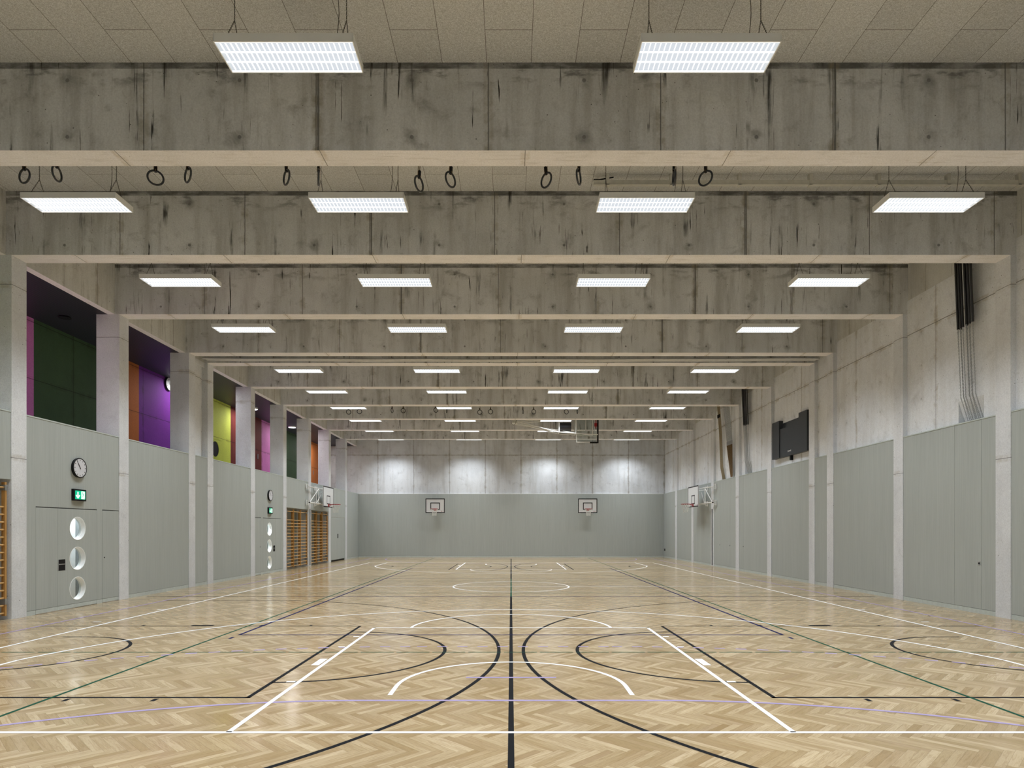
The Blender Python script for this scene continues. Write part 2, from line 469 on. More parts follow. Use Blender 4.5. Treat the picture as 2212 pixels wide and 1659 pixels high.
# ------------------------------------------------------------------ setting
floor = MB().box(-12.4, 10.3, Y0 - 0.2, Y1 + 0.3, -0.2, 0.0).build('floor', M['floor'], kind='structure', label='oak herringbone parquet sports floor with coloured court lines')
MB().box(-12.4, 10.3, Y0 - 0.2, Y1 + 0.3, HC, HC + 0.25).build('ceiling', M['ceil'], kind='structure', label='wood wool acoustic board ceiling')
ORD = ['nearest', 'second', 'third', 'fourth', 'fifth', 'sixth', 'seventh', 'eighth', 'ninth', 'tenth', 'eleventh', 'twelfth']
for i, y in enumerate(COLS):
    k = i - 2
    lab = 'concrete roof beam, %s from the camera in view' % ORD[max(k, 0)] if k >= 0 else 'concrete roof beam above and behind the camera'
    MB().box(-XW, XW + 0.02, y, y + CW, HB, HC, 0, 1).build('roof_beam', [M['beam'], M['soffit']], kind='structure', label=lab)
    for s in (-1, 1):
        side = 'left' if s < 0 else 'right'
        x0, x1 = (-10.29, -XF) if s < 0 else (XF, 10.05)
        MB().box(x0, x1, y, y + CW, 0, HB - 0.001).build('concrete_column', M['column'], kind='structure',
            label='concrete column on the %s wall carrying the %s' % (side, lab.replace('concrete roof ', '')))

# left wall: lintel, panels, gallery
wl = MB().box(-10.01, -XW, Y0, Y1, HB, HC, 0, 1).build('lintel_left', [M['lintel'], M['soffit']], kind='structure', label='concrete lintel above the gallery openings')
MB().box(-10.2, -9.90, 19.38, 20.17, HP, HB, 0).box(-9.90, -9.86, 19.38, 20.02, HP, HB, 0).box(-9.86, -9.82, 19.38, 20.17, 6.93, HB, 0).build('wall_left_joint', M['wall'], kind='structure', label='concrete infill between the paired columns on the left')

def panel_bay(side, y0, y1, z0=0.10, z1=HP, name='wall_panel', seams=(), inner=XF + 0.015, outer=None, cap=True, label=None, base=True):
    s = -1 if side == 'left' else 1
    outer = outer or (9.93 if s < 0 else 10.2)
    b = MB()
    xa, xb = sorted((s * inner, s * outer))
    ys = [y0] + sorted(seams) + [y1]
    for a, c in zip(ys, ys[1:]):
        g0 = 0.004 if a != y0 else 0.0
        g1 = 0.004 if c != y1 else 0.0
        b.box(xa, xb, a + g0, c - g1, z0, z1)
    for q in seams:
        xa2, xb2 = sorted((s * (inner + 0.01), s * outer))
        b.box(xa2, xb2, q - 0.004, q + 0.004, z0, z1, 1)
    if cap:
        c0, c1 = sorted((s * (inner - 0.008), s * outer))
        b.box(c0, c1, y0, y1, z1, z1 + 0.025, 2)
    o = b.build(name, [M['panel_y'], M['gap'], M['base']], kind='structure', label=label)
    if base and z0 > 0.02 and z0 < 0.2:
        bb = MB()
        c0, c1 = sorted((s * (inner + 0.002), s * (outer)))
        bb.box(c0, c1, y0, y1, 0, z0 - 0.006)
        c0, c1 = sorted((s * (inner + 0.02), s * outer))
        bb.box(c0, c1, y0, y1, z0 - 0.006, z0, 1)
        bb.build('baseboard_' + side, [M['base'], M['gap']], kind='structure', label='pale sage baseboard under the panels of the %s wall' % side)
    return o

def holed(b, s, y0, y1, z0, z1, inner, thick, cy, centres, r, half):
    X0, X1 = s * inner, s * (inner + thick)
    xa, xb = sorted((X0, X1))
    b.box(xa, xb, y0, cy - half, z0, z1); b.box(xa, xb, cy + half, y1, z0, z1)
    z = z0
    for c in sorted(centres):
        b.box(xa, xb, cy - half, cy + half, z, c - half); z = c + half
    b.box(xa, xb, cy - half, cy + half, z, z1)
    N = 48
    for c in centres:
        for X in (X0, X1):
            vs = []
            for i in range(N):
                t = 2 * pi * i / N
                k = half / max(abs(cos(t)), abs(sin(t)))
                vs.append((X, cy + r * cos(t), c + r * sin(t))); vs.append((X, cy + k * cos(t), c + k * sin(t)))
            b.add(vs, [(2 * i, 2 * i + 1, (2 * i + 3) % (2 * N), (2 * i + 2) % (2 * N)) for i in range(N)])

def panel_door(idx, y0, y1, mir, label):
    """left wall bay with the porthole double door; mir mirrors it along the wall"""
    def Y(d): return y0 + d if not mir else y1 - d
    def rng(a, c): return tuple(sorted((Y(a), Y(c))))
    inner = XF + 0.015
    b = MB()
    ztop = 2.21
    # fixed cladding around the doors
    A, B = rng(0, 0.26); b.box(-9.93, -inner, A, B, 0.1, ztop)
    A, B = rng(2.17, 2.36); b.box(-9.93, -inner, A, B, 0.1, ztop)
    b.box(-9.93, -inner, y0, y1, ztop + 0.012, HP); b.box(-9.93, -inner - 0.03, y0, y1, ztop, ztop + 0.012, 1)
    for p_ in ((0.0, 0.26), (2.17, 2.36)):
        A, B = rng(*p_); b.box(-9.93, -inner, A, B, ztop, ztop + 0.012)
    b.box(-9.93, -inner + 0.008, y0, y1, HP, HP + 0.025, 2)
    A, B = rng(0, 0.255); b.box(-9.93, -inner - 0.002, A, B, 0, 0.094, 2)
    A, B = rng(2.175, 2.355); b.box(-9.93, -inner - 0.002, A, B, 0, 0.094, 2)
    b.build('wall_panel', [M['panel_y'], M['gap'], M['base']], kind='structure', label='sage grey panel framing ' + label)
    d = thing('door_%d' % idx, ((-inner), (y0 + y1) / 2, 0), label, 'door', kind='structure')
    def mk(bb, name, mats, lab=None, par=d):
        o = bb.build(name, mats, label=lab)
        o.parent = par
        o.matrix_parent_inverse = Matrix.Translation(-par.location)
        return o
    A, B = rng(0.265, 0.875)
    l1 = MB().box(-9.79, -inner, A, B, 0.1, ztop - 0.008); l1.box(-9.79, -inner - 0.002, A, B, 0.012, 0.094, 1)
    mk(l1, 'side_leaf', [M['panel_y'], M['base']])
    A, B = rng(0.881, 2.165)
    l2 = MB(); cy = Y(1.51)
    holed(l2, -1, A, B, 0.1, ztop - 0.008, inner, 0.055, cy, (0.43, 1.10, 1.77), 0.262, 0.31)
    l2.box(-9.79, -inner - 0.002, A, B, 0.012, 0.094, 1)
    leaf = mk(l2, 'door_leaf', [M['panel_y'], M['base']])
    for c in (1.77, 1.10, 0.43):
        f = MB()
        N = 48
        X0, X1 = -inner + 0.004, -9.86
        vs = []
        for i in range(N):
            t = 2 * pi * i / N
            for (X, r) in ((X0, 0.262), (X0, 0.250), (-9.80, 0.243), (-9.805, 0.232), (X1, 0.232), (X1, 0.262)):
                vs.append((X, cy + r * cos(t), c + r * sin(t)))
        f.add(vs, [(i * 6 + k, ((i + 1) % N) * 6 + k, ((i + 1) % N) * 6 + (k + 1) % 6, i * 6 + (k + 1) % 6) for i in range(N) for k in range(6)], 0, False)
        mk(f, 'porthole_frame', M['lampbox'])
        mk(MB().disc((-9.825, cy, c), 0.232, 'x', 40, 0, 0.008), 'porthole_glass', M['glass'], 'round clear pane')
    A, B = rng(0.90, 1.12)
    h = MB().box(-inner - 0.001, -inner + 0.003, A, B, 0.86, 1.10, 0)
    mk(h, 'handle_recess', M['black'], 'recessed black pull box')
    h2 = MB().box(-inner + 0.003, -inner + 0.006, A + 0.015, B - 0.015, 0.985, 1.005).box(-inner + 0.003, -inner + 0.005, A, A + 0.01, 0.86, 1.1).box(-inner + 0.003, -inner + 0.005, B - 0.01, B, 0.86, 1.1)
    mk(h2, 'pull_bar', M['steel'])
    # narrow service door
    A, B = rng(2.368, 2.985)
    e = thing('door_%d' % (idx + 1), ((-inner), (A + B) / 2, 0), 'narrow flush service door beside ' + label, 'door', kind='structure')
    q = MB().box(-9.79, -inner, A, B, 0.1, ztop - 0.008); q.box(-9.79, -inner - 0.002, A, B, 0.012, 0.094, 1)
    mk(q, 'door_leaf', [M['panel_y'], M['base']], None, e)
    ky = Y(2.44)
    mk(MB().disc((-inner + 0.003, ky, 1.08), 0.016, 'x', 16, 0, 0.006), 'keyhole', M['black'], None, e)
    return cy

for i, (a, c) in enumerate(BAYS):
    if i in (3, 9, 10):
        panel_bay('left', a, c, 2.72, HP, base=False, label='sage grey panel above a wall bar niche')
        nb = MB().box(-10.56, -10.50, a - CW, c + CW, 0, 2.78)
        nb.box(-10.5, -9.93, a, c, 2.72, 2.78)
        nb.box(-10.56, -10.29, a - 0.06, a, 0, 2.72).box(-10.56, -10.29, c, c + 0.06, 0, 2.72)
        nb.build('niche_wall', M['panel_y'], kind='structure', label='sage grey back of a wall bar niche')
    elif i in (4, 8, 11, 6):
        pass
    else:
        panel_bay('left', a, c, label='plain sage grey panel bay of the left wall')
panel_bay('left', BAYS[6][0], BAYS[6][1], label='narrow sage grey panel between the paired columns, left wall')
cyA = panel_door(1, *BAYS[4], False, 'flush sage double door with three portholes under the nearer clock')
cyB = panel_door(3, *BAYS[8], True, 'flush sage double door with three portholes under the farther clock')
# shutter bay 11
a, c = BAYS[11]
b = MB().box(-9.93, -XF - 0.015, a, c, 2.45, HP); b.box(-9.93, -XF - 0.03, a, c, 2.432, 2.45, 1)
b.box(-9.93, -XF - 0.015, a, a + 0.12, 0.0, 2.432).box(-9.93, -XF - 0.007, a, c, HP, HP + 0.025, 2)
b.box(-9.93, -XF - 0.015, c - 0.12, c, 0.0, 2.432)
b.build('wall_panel', [M['panel_y'], M['whitesteel'], M['base']], kind='structure', label='sage grey panel around the storage gate')
d5 = thing('door_5', (-XF - 0.015, (a + c) / 2, 0), 'sage grey storage gate with a dark gap beneath, by the far corner', 'door', kind='structure')
def kidof(par, bb, name, mats, lab=None):
    o = bb.build(name, mats, label=lab); o.parent = par
    o.matrix_parent_inverse = par.matrix_basis.inverted() if par.type == 'EMPTY' and par.rotation_euler.z else Matrix.Translation(-par.location)
    return o
kidof(d5, MB().box(-9.8, -XF - 0.016, a + 0.125, c - 0.125, 0.10, 2.43), 'gate_leaf', M['panel_y'])
kidof(d5, MB().box(-9.8, -XF - 0.05, a + 0.125, c - 0.125, 0.0, 0.10), 'gap_shade_strip', M['black'], 'black strip painted as the shaded gap')  # strip coloured black for the shade in the open gap below the leaf
kidof(d5, MB().box(-XF - 0.016, -XF - 0.011, 35.3, 35.46, 1.28, 1.52), 'handle_recess', M['black'])

# volume behind the left wall
MB().box(-12.1, -9.93, Y0, Y1, 3.1, 3.4).build('gallery_floor', M['wall'], kind='structure', label='concrete gallery floor slab')
MB().box(-12.3, -10.01, Y0, Y1, HB, HB + 0.15).build('gallery_ceiling', M['g_ceil'], kind='structure', label='dark slatted gallery ceiling')
g = MB()
bands = [(Y0, 12.0, 'g_yellow'), (12.0, 15.96, 'g_pink'), (15.96, 19.7, 'g_green'), (19.7, 20.47, 'g_orange'), (20.47, 25.0, 'g_violet'),
         (25.0, 27.16, 'g_yellow'), (27.16, 30.53, 'g_red'), (30.53, 33.2, 'g_pink'), (33.2, 37.2, 'g_green'), (37.2, 39.75, 'g_orange'), (39.75, Y1, 'endwall')]
mats = []
for i, (p, q, k) in enumerate(bands):
    mats.append(M[k]); g.box(-12.3, -12.1, p, q, 3.4, HB, i)
g.build('wall_gallery', mats, kind='structure', label='gallery rear wall painted in coloured bands')
MB().box(-12.3, -12.1, Y0, Y1, 0, 3.1).box(-10.66, -10.6, 9.5, 15.32, 0, 3.1).box(-10.66, -10.6, 22, 30, 0, 3.1).build('wall_corridor', M['white'], kind='structure', label='white corridor wall behind the doors')
MB().box(-10.70, -10.6, 15.33, 18.5, 0, 3.1).build('wall_corridor_end', M['greymetal'], kind='structure', label='grey corridor partition behind the nearer portholes')
# lime door and other leaves on the gallery wall
dl = thing('door_6', (-12.1, 25.6, 3.4), 'lime gallery door with a round window', 'door', kind='structure')
b = MB().box(-12.1, -12.075, 24.9, 26.27, 3.4, 5.43).box(-12.1, -12.085, 24.85, 26.32, 5.45, 5.47, 0)
kidof(dl, b, 'door_leaf', M['g_yellow'])
kidof(dl, MB().torus((-12.07, 25.67, 5.04), 0.33, 0.02, 'x', 40, 6), 'porthole_frame', M['g_yellow'])
kidof(dl, MB().disc((-12.072, 25.67, 5.04), 0.32, 'x', 40, 0, 0.01), 'porthole_glass', M['black'], 'dark round pane')
for (n_, y0, y1, mk_, hy) in ((7, 29.2, 30.35, 'g_red', 30.0), (8, 37.4, 38.55, 'g_orange', 38.4)):
    dd = thing('door_%d' % n_, (-12.1, y0, 3.4), '%s gallery door with a small steel handle' % ('dark red' if n_ == 7 else 'orange'), 'door', kind='structure')
    kidof(dd, MB().box(-12.1, -12.08, y0, y1, 3.4, 5.62), 'door_leaf', M[mk_])
    kidof(dd, MB().box(-12.08, -12.05, hy - 0.02, hy + 0.02, 5.12, 5.36), 'handle', M['steel'])

# right wall
def niche_wall(y0, y1, n0, n1):
    """upper wall of a bay with one sloping niche from n0 to n1"""
    b = MB(); T = HP + 0.52
    b.box(XW, 10.2, y0, n0, HP, 7.41); b.box(XW, 10.2, n1, y1, HP, 7.41); b.box(XW, 10.2, n0, n1, T, 7.41)
    D = 0.16
    b.quad((XW, n0, T), (XW, n1, T), (XW + D, n1, HP), (XW + D, n0, HP))
    return b
right_niches = {4: (13.08, 13.83), 8: (25.66, 26.45), 9: (28.75, 29.35)}
for i, (a, c) in enumerate(BAYS):
    seams = {4: (13.03, 13.82), 8: (26.4,), 9: (28.0, 29.3), 3: (11.9,)}.get(i, ())
    panel_bay('right', a, c, seams=seams, label='sage grey panel bay of the right wall' if i != 6 else 'narrow sage grey panel between the paired columns, right wall')
    if i in right_niches:
        n0, n1 = right_niches[i]
        b = niche_wall(a, c, n0, n1)
    else:
        b = MB().box(XW, 10.2, a, c, HP, 7.41)
    b.build('wall_right', M['wall'], kind='structure', label='pale concrete upper wall bay on the right')
MB().box(XW + 0.015, 10.2, Y0, Y1, 7.41, HC).build('lintel_right', M['lintel'], kind='structure', label='darker concrete band under the ceiling on the right')
def lock(y, z, big=False):
    b = MB(); h = 0.032 if big else 0.02
    b.box(XF + 0.009, XF + 0.016, y - h, y + h, z - h * 1.1, z + h * 1.1, 0)
    b.box(XF + 0.006, XF + 0.010, y - h * 0.5, y + h * 0.5, z - h * 0.6, z + h * 0.5, 1)
    return b
for y, big, lb in ((13.09, True, 'square steel cabinet lock in the nearest right hand panel door'), (26.4, False, 'small dark panel lock below the second bundle of black poles'),
                   (28.0, False, 'small dark panel lock below the brown climbing ropes'), (29.35, False, 'small dark panel lock nearest the right side hoop')):
    lock(y, 1.045, big).build('panel_lock', [M['steel'] if big else M['black'], M['black']], label=lb, cat='lock')

# end wall and wall behind the camera
b = MB(); b.box(-12.3, 10.3, Y1, Y1 + 0.25, 0, HC)
b.build('wall_back', M['endwall'], kind='structure', label='far concrete end wall')
MB().box(-XF - 0.01, XF + 0.01, Y1 - 0.06, Y1, 0.10, HP).box(-XF - 0.01, XF + 0.01, Y1 - 0.066, Y1, HP, HP + 0.03, 1).build('wall_panel_end', [M['panel_x'], M['lampbox']], kind='structure', label='sage grey panelling of the far end wall')
MB().box(-XF, XF, Y1 - 0.062, Y1, 0, 0.094).build('baseboard_back', M['base'], kind='structure', label='pale sage baseboard of the end wall')
MB().box(-12.3, 10.3, Y0 - 0.2, Y0, HP, HC).build('wall_front', M['endwall'], kind='structure', label='end wall behind the camera')
MB().box(-12.3, 10.3, Y0 - 0.2, Y0 + 0.05, 0, HP).build('wall_panel_front', M['panel_x'], kind='structure', label='panelling behind the camera')

# guide slots in the columns
for s, nm in ((-1, 'left'), (1, 'right')):
    yc = 30.22 + CW / 2
    b = MB(); x0, x1 = sorted((s * XF, s * (XF - 0.012)))
    b.box(x0, x1, yc - 0.075, yc + 0.075, 0.04, 2.75)
    x0, x1 = sorted((s * (XF - 0.012), s * (XF - 0.014)))
    b.box(x0, x1, yc - 0.03, yc + 0.03, 0.04, 2.75, 1)
    b.build('net_post_rail', [M['steel'], M['black']], label='slotted metal rail let into a concrete column of the %s wall' % nm, cat='rail')
MB().box(XF - 0.012, XF + 0.016, 39.75, 39.95, 0.42, 0.56).build('wall_socket', M['black'], label='small black socket low in the far right corner', cat='socket')

# ------------------------------------------------------------------ court lines
LZ = {'black': 0.0008, 'green': 0.0011, 'navy': 0.0014, 'lilac': 0.0017, 'white': 0.0020}
class Lines:
    def __init__(s, col): s.b = MB(); s.z = LZ[col]; s.col = col
    def seg(s, x0, y0, x1, y1, w=0.05):
        d = Vector((x1 - x0, y1 - y0)); L = d.length; d /= L; n = Vector((-d.y, d.x)) * w / 2
        s.b.quad((x0 + n.x, y0 + n.y, s.z), (x1 + n.x, y1 + n.y, s.z), (x1 - n.x, y1 - n.y, s.z), (x0 - n.x, y0 - n.y, s.z))
    def rect(s, x0, x1, y0, y1): s.b.quad((x0, y0, s.z), (x1, y0, s.z), (x1, y1, s.z), (x0, y1, s.z))
    def arc(s, cx, cy, r, a0, a1, w=0.05, N=72):
        vs = []
        for i in range(N + 1):
            t = radians(a0 + (a1 - a0) * i / N)
            for rr in (r - w / 2, r + w / 2): vs.append((cx + rr * cos(t), cy + rr * sin(t), s.z))
        s.b.add(vs, [(2 * i, 2 * i + 1, 2 * i + 3, 2 * i + 2) for i in range(N)])
    def out(s, label):
        o = s.b.build('court_line', M[s.col + '_paint'], parent=floor, label=label)
        return o
BL, BR = 5.40, 33.43        # end lines of the long court (centre of the stripe)
MID = (BL + BR) / 2
def basket_end(L, cx, cy, dx, dy, half_straight=True):
    """court end: (cx,cy) is a point on the end line, (dx,dy) points into the court"""
    px, py = -dy, dx
    def P(a, b): return (cx + dx * a + px * b, cy + dy * a + py * b)
    base = math.degrees(math.atan2(dy, dx))
    w = 0.05
    k = 2.425
    for sg in (-1, 1):
        L.seg(*P(0, sg * k), *P(5.8, sg * k))
        for (a, b) in ((1.78, 1.83), (2.68, 3.08), (3.93, 3.98), (4.83, 4.88)):
            q = [P(a, sg * (k + 0.045)), P(b, sg * (k + 0.045)), P(b, sg * (k + 0.145)), P(a, sg * (k + 0.145))]
            L.b.quad(*[(x, y, L.z) for x, y in q])
        L.seg(*P(1.22, sg * 1.275), *P(1.6, sg * 1.275))
        L.seg(*P(0, sg * 6.575), *P(2.99, sg * 6.575))
    L.seg(*P(5.775, -k - 0.025), *P(5.775, k + 0.025))
    L.arc(*P(5.775, 0), 1.775, base - 90, base + 90)
    L.arc(*P(1.6, 0), 1.275, base - 90, base + 90, N=48)
    ang = math.degrees(math.asin(6.575 / 6.725))
    L.arc(*P(1.6, 0), 6.725, base - ang, base + ang, N=96)
Wt = Lines('white')
Wt.seg(-7.5, BL, 7.5, BL); Wt.seg(-7.5, BR, 7.5, BR)
for s in (-1, 1):
    Wt.seg(s * 7.525, BL - 0.025, s * 7.525, BR + 0.025)
    Wt.seg(s * 7.55, BL + 8.3, s * 7.7, BL + 8.3); Wt.seg(s * 7.55, BR - 8.3, s * 7.7, BR - 8.3)
    Wt.seg(s * 7.75, BL + 6.5, s * 7.9, BL + 6.5)
    Wt.seg(s * 7.55, MID, s * 7.7, MID)
Wt.seg(-7.5, MID, 7.5, MID); Wt.arc(0, MID, 1.775, 0, 360)
basket_end(Wt, 0, BL, 0, 1); basket_end(Wt, 0, BR, 0, -1)
Wt.seg(-9.5, MID, -7.9, MID); Wt.seg(9.5, MID, 7.9, MID)
Wt.out('white basketball court lines')
Bk = Lines('black')
CY1, CY2 = 8.95, MID * 2 - 8.95
for cy in (CY1, CY2):
    for s in (-1, 1):
        basket_end(Bk, s * 8.5, cy, -s, 0)
    for e in (-7.475, 7.475):
        Bk.seg(-9.5, cy + e, 9.5, cy + e)
Bk.seg(0, Y0 + 0.1, 0, 16.4); Bk.seg(0, MID * 2 - 16.4, 0, 38.0)
Bk.out('black cross court basketball lines')
G = Lines('green')
for s in (-1, 1): G.seg(s * 4.76, 1.2, s * 4.76, 39.4, 0.04)
G.seg(0, 16.42, 0, MID * 2 - 16.42, 0.04)
for cy in (CY1, CY2):
    x = -9.3
    while x < 9.3:
        G.seg(x + 0.02, cy, x + 0.49, cy, 0.04); x += 0.51
for y in (17.35, MID * 2 - 17.35): G.seg(-9.0, y, 9.0, y, 0.04)
G.out('dark green lines')
Nv = Lines('navy')
Nv.seg(-4.5, 10.43, 4.5, 10.43); Nv.seg(-4.5, 28.4, 4.5, 28.4)
for s in (-1, 1):
    Nv.seg(s * 4.5, 10.405, s * 4.5, 28.425)
    Nv.seg(s * 4.5, 10.05, s * 4.5, 10.2); Nv.seg(s * 4.5, 28.6, s * 4.5, 28.75)
    for y in (MID - 3, MID + 3):
        for k in range(5): Nv.seg(s * (4.75 + 0.36 * k), y, s * (4.9 + 0.36 * k), y)
for y in (MID - 3, MID + 3): Nv.seg(-4.5, y, 4.5, y)
Nv.out('navy volleyball lines')
Li = Lines('lilac')
for (g0, dr) in ((0.37, 1), (MID * 2 - 0.37, -1)):
    Li.seg(-8.52, g0, 8.52, g0)
    def arcg(r, dash):
        cnt = 26 if dash else 1
        for sg in (-1, 1):
            if dash:
                t = 0.0
                while t < 88:
                    if 1.5 + r * sin(radians(t)) > 8.5: break
                    aa, bb = (90 - sg * t), (90 - sg * (t + 0.95 * 1.0))
                    if dr < 0: aa, bb = -aa, -bb
                    Li.arc(sg * 1.5, g0, r, aa, bb, N=4); t += 1.9
            else:
                aa, bb = 90, 90 - sg * 90
                if dr < 0: aa, bb = -aa, -bb
                Li.arc(sg * 1.5, g0, r, aa, bb, N=64)
        if dash:
            x = -1.4
            while x < 1.4: Li.seg(x, g0 + dr * r, x + 0.15, g0 + dr * r); x += 0.3
        else: Li.seg(-1.5, g0 + dr * r, 1.5, g0 + dr * r)
    arcg(6.04, False); arcg(9.0, True)
    Li.seg(-0.53, g0 + dr * 7.04, 0.53, g0 + dr * 7.04)
for s in (-1, 1): Li.seg(s * 8.52, 0.37, s * 8.52, MID * 2 - 0.37)
Li.out('lilac handball lines')

# ------------------------------------------------------------------ luminaires
def make_luminaire():
    t = thing('louvre_luminaire', (0, 0, 0), None, 'ceiling light', 'louvred luminaires hung between the beams')
    L, D, H = 0.80, 0.25, 0.095
    b = MB()
    b.box(-L, L, -D, D, H - 0.004, H)
    for y in (-D, D - 0.012): b.box(-L, L, y, y + 0.012, 0, H - 0.004)
    for x in (-L, L - 0.012): b.box(x, x + 0.012, -D, D, 0, H - 0.004)
    for x in (-0.72, 0.60): b.box(x, x + 0.12, -D + 0.03, D - 0.03, H, H + 0.012)
    b.build('housing', M['lampbox'], t)
    r = MB()
    cw = (2 * D - 0.04) / 3
    for k in range(3):
        y0 = -D + 0.02 + k * cw
        N = 8
        vs = []
        for i in range(N + 1):
            tt = pi * i / N
            for x in (-L + 0.013, L - 0.013):
                vs.append((x, y0 + cw / 2 - cos(tt) * cw / 2, 0.025 + sin(tt) * 0.055))
        r.add(vs, [(2 * i, 2 * i + 1, 2 * i + 3, 2 * i + 2) for i in range(N)], 0, True)
    r.build('reflector', M['tube_glow'], t)
    for k in range(3):
        yc = -D + 0.02 + (k + 0.5) * cw
        MB().tube((-0.74, yc, 0.056), (0.74, yc, 0.056), 0.008, 8).build('lamp_tube', M['tube_glow'], t)
    f = MB()
    for k in range(4):
        yc = -D + 0.02 + k * cw
        f.box(-L + 0.013, L - 0.013, yc - 0.005, yc + 0.005, 0.003, 0.017)
    for k in range(3):
        y0 = -D + 0.027 + k * cw
        n = 26
        for i in range(n):
            x = -L + 0.06 + i * (2 * L - 0.12) / (n - 1)
            f.box(x - 0.0022, x + 0.0022, y0, y0 + cw - 0.014, 0.006, 0.034)
    f.build('louvre', M['fin'], t)
    for x in (-0.66, 0.66):
        c = MB()
        c.chain((x, 0, HC - 7.335), (x, 0, 0.44))
        c.chain((x, 0, 0.44), (x, -0.2, H + 0.012)); c.chain((x, 0, 0.44), (x, 0.2, H + 0.012))
        c.build('suspension_chain', M['chain'], t)
    p = [(0.50 + 0.06 * sin(3.1 * q / 10), 0.04, H + 0.012 + (HC - 7.315 - H - 0.012) * q / 10) for q in range(11)]
    MB().path(p, 0.0045, 5).build('power_cable', M['chain'], t)
    return t
proto = make_luminaire()
pk = kids(proto)
LX = [-7.43, -2.60, 2.285, 7.14]
LY = [0.65, 4.05, 7.425, 10.80, 14.17, 17.52, 22.06, 25.41, 28.76, 32.11, 35.46, 38.8]
CN = ['leftmost', 'second from left', 'second from right', 'rightmost']
RN = {2: 'nearest row', 3: 'second row', 4: 'third row', 5: 'fourth row', 6: 'fifth row', 7: 'sixth row', 8: 'seventh row', 9: 'eighth row', 10: 'ninth row', 11: 'farthest row by the end wall'}
RNB = {0: 'row just inside the wall behind the camera', 1: 'row overhead, behind the nearest row'}
used = False
for r, y in enumerate(LY):
    for c, x in enumerate(LX):
        o = proto if not used else copy_tree(proto, pk)
        used = True
        o.location = (x, y, 7.305)
        o['label'] = 'white louvred luminaire, %s in the %s' % (CN[c], RN.get(r) or RNB[r])
        ld = bpy.data.lights.new('luminaire_light', 'AREA')
        ld.shape = 'RECTANGLE'; ld.size = 1.5; ld.size_y = 0.44
        ld.energy = LAMP_W; ld.color = (0.93, 0.97, 1.0); ld.spread = radians(LAMP_SPREAD)
        lo = bpy.data.objects.new('luminaire_light', ld); COL.objects.link(lo)
        lo.parent = o; lo.location = (0, 0, -0.003)

# gallery downlights
for i, y in enumerate((12.4, 17.5, 22.5, 27.6, 32.5, 37.5)):
    on = i != 1
    t = thing('gallery_lamp', (-11.3, y, HB), 'round %s on the gallery ceiling, %s' % ('lit lamp' if on else 'unlit lamp', ('beside the first gallery opening', 'over the dark green wall', 'over the violet wall', 'over the lime and dark red walls', 'over the pink wall seen past the sixth column', 'over the orange wall')[i]), 'ceiling light', 'round lamps of the gallery')
    MB().disc((0, 0, -0.03), 0.19, 'z', 32, 0, 0.06).build('housing', M['lampbox'], t)
    MB().disc((0, 0, -0.065), 0.175, 'z', 32, 0, 0.01).build('diffuser', emissive('gallery_glow', (0.95, 0.97, 1.0), 2.5) if on else M['white'], t)
    if on:
        ld = bpy.data.lights.new('gallery_light', 'AREA'); ld.shape = 'DISK'; ld.size = 0.34; ld.energy = 34; ld.color = (1.0, 0.97, 0.94)
        lo = bpy.data.objects.new('gallery_light', ld); COL.objects.link(lo); lo.parent = t; lo.location = (0, 0, -0.075)
t = thing('ceiling_speaker', (-11.2, 15.8, HB), 'round black ceiling speaker on the dark gallery ceiling', 'speaker')
MB().disc((0, 0, -0.02), 0.13, 'z', 32, 0, 0.04).build('grille', M['black'], t)
MB().torus((0, 0, -0.03), 0.135, 0.012, 'z', 32, 6).build('rim', M['black'], t)
for y in (16.8, 26.5):
    t = thing('corridor_lamp', (-10.3, y - 1.4, 3.1), 'flat white corridor lamp behind the %s porthole door' % ('nearer' if y < 20 else 'farther'), 'ceiling light')
    MB().box(-0.12, 0.12, -0.5, 0.5, -0.05, 0).build('housing', M['tube_glow'], t)
    ld = bpy.data.lights.new('corridor_light', 'AREA'); ld.shape = 'RECTANGLE'; ld.size = 0.2; ld.size_y = 1.0; ld.energy = 90
    lo = bpy.data.objects.new('corridor_light', ld); COL.objects.link(lo); lo.parent = t; lo.location = (0, 0, -0.055)

# ------------------------------------------------------------------ gymnastic rings
def ring_rope(t, h):
    rp = MB()
    for x in (-0.02, 0.02):
        rp.tube((x, 0.012, 0.11), (x * 0.9, 0.0, h), 0.006, 6)
    rp.torus((0, 0, 0.112), 0.02, 0.006, 'x', 14, 6)
    rp.build('rope', M['strap'], t)
def make_ring(name='gym_ring'):
    t = thing(name, (0, 0, 0), None, 'gym ring')
    MB().torus((0, 0, 0), 0.105, 0.0145, 'y', 40, 10).build('ring', M['ring'], t)
    st = MB()
    st.box(-0.016, 0.016, -0.02, 0.02, 0.085, 0.20)
    st.build('buckle', M['black'], t)
    return t
RINGS = [(53, 380, 22, 1), (123, 375, 21, -1), (336, 384, 35, 1), (406, 378, 16, 1), (619, 383, 16, 1), (688, 383, 5, 1), (905, 397, 22, -1), (973, 388, 25, -1),
         (1180, 389, 26, 1), (1250, 382, 13, -1), (1456, 383, 9, 1), (1524, 385, 32, 1)]
RW = ['leftmost', 'second', 'third', 'fourth', 'fifth', 'sixth', 'seventh', 'eighth', 'ninth', 'tenth', 'eleventh', 'rightmost']
rp0 = make_ring(); rk = kids(rp0)
y = 9.43
TURN = lambda w_, full: math.acos(min(1, max(0.02, (w_ / full - 0.12) / 0.88)))
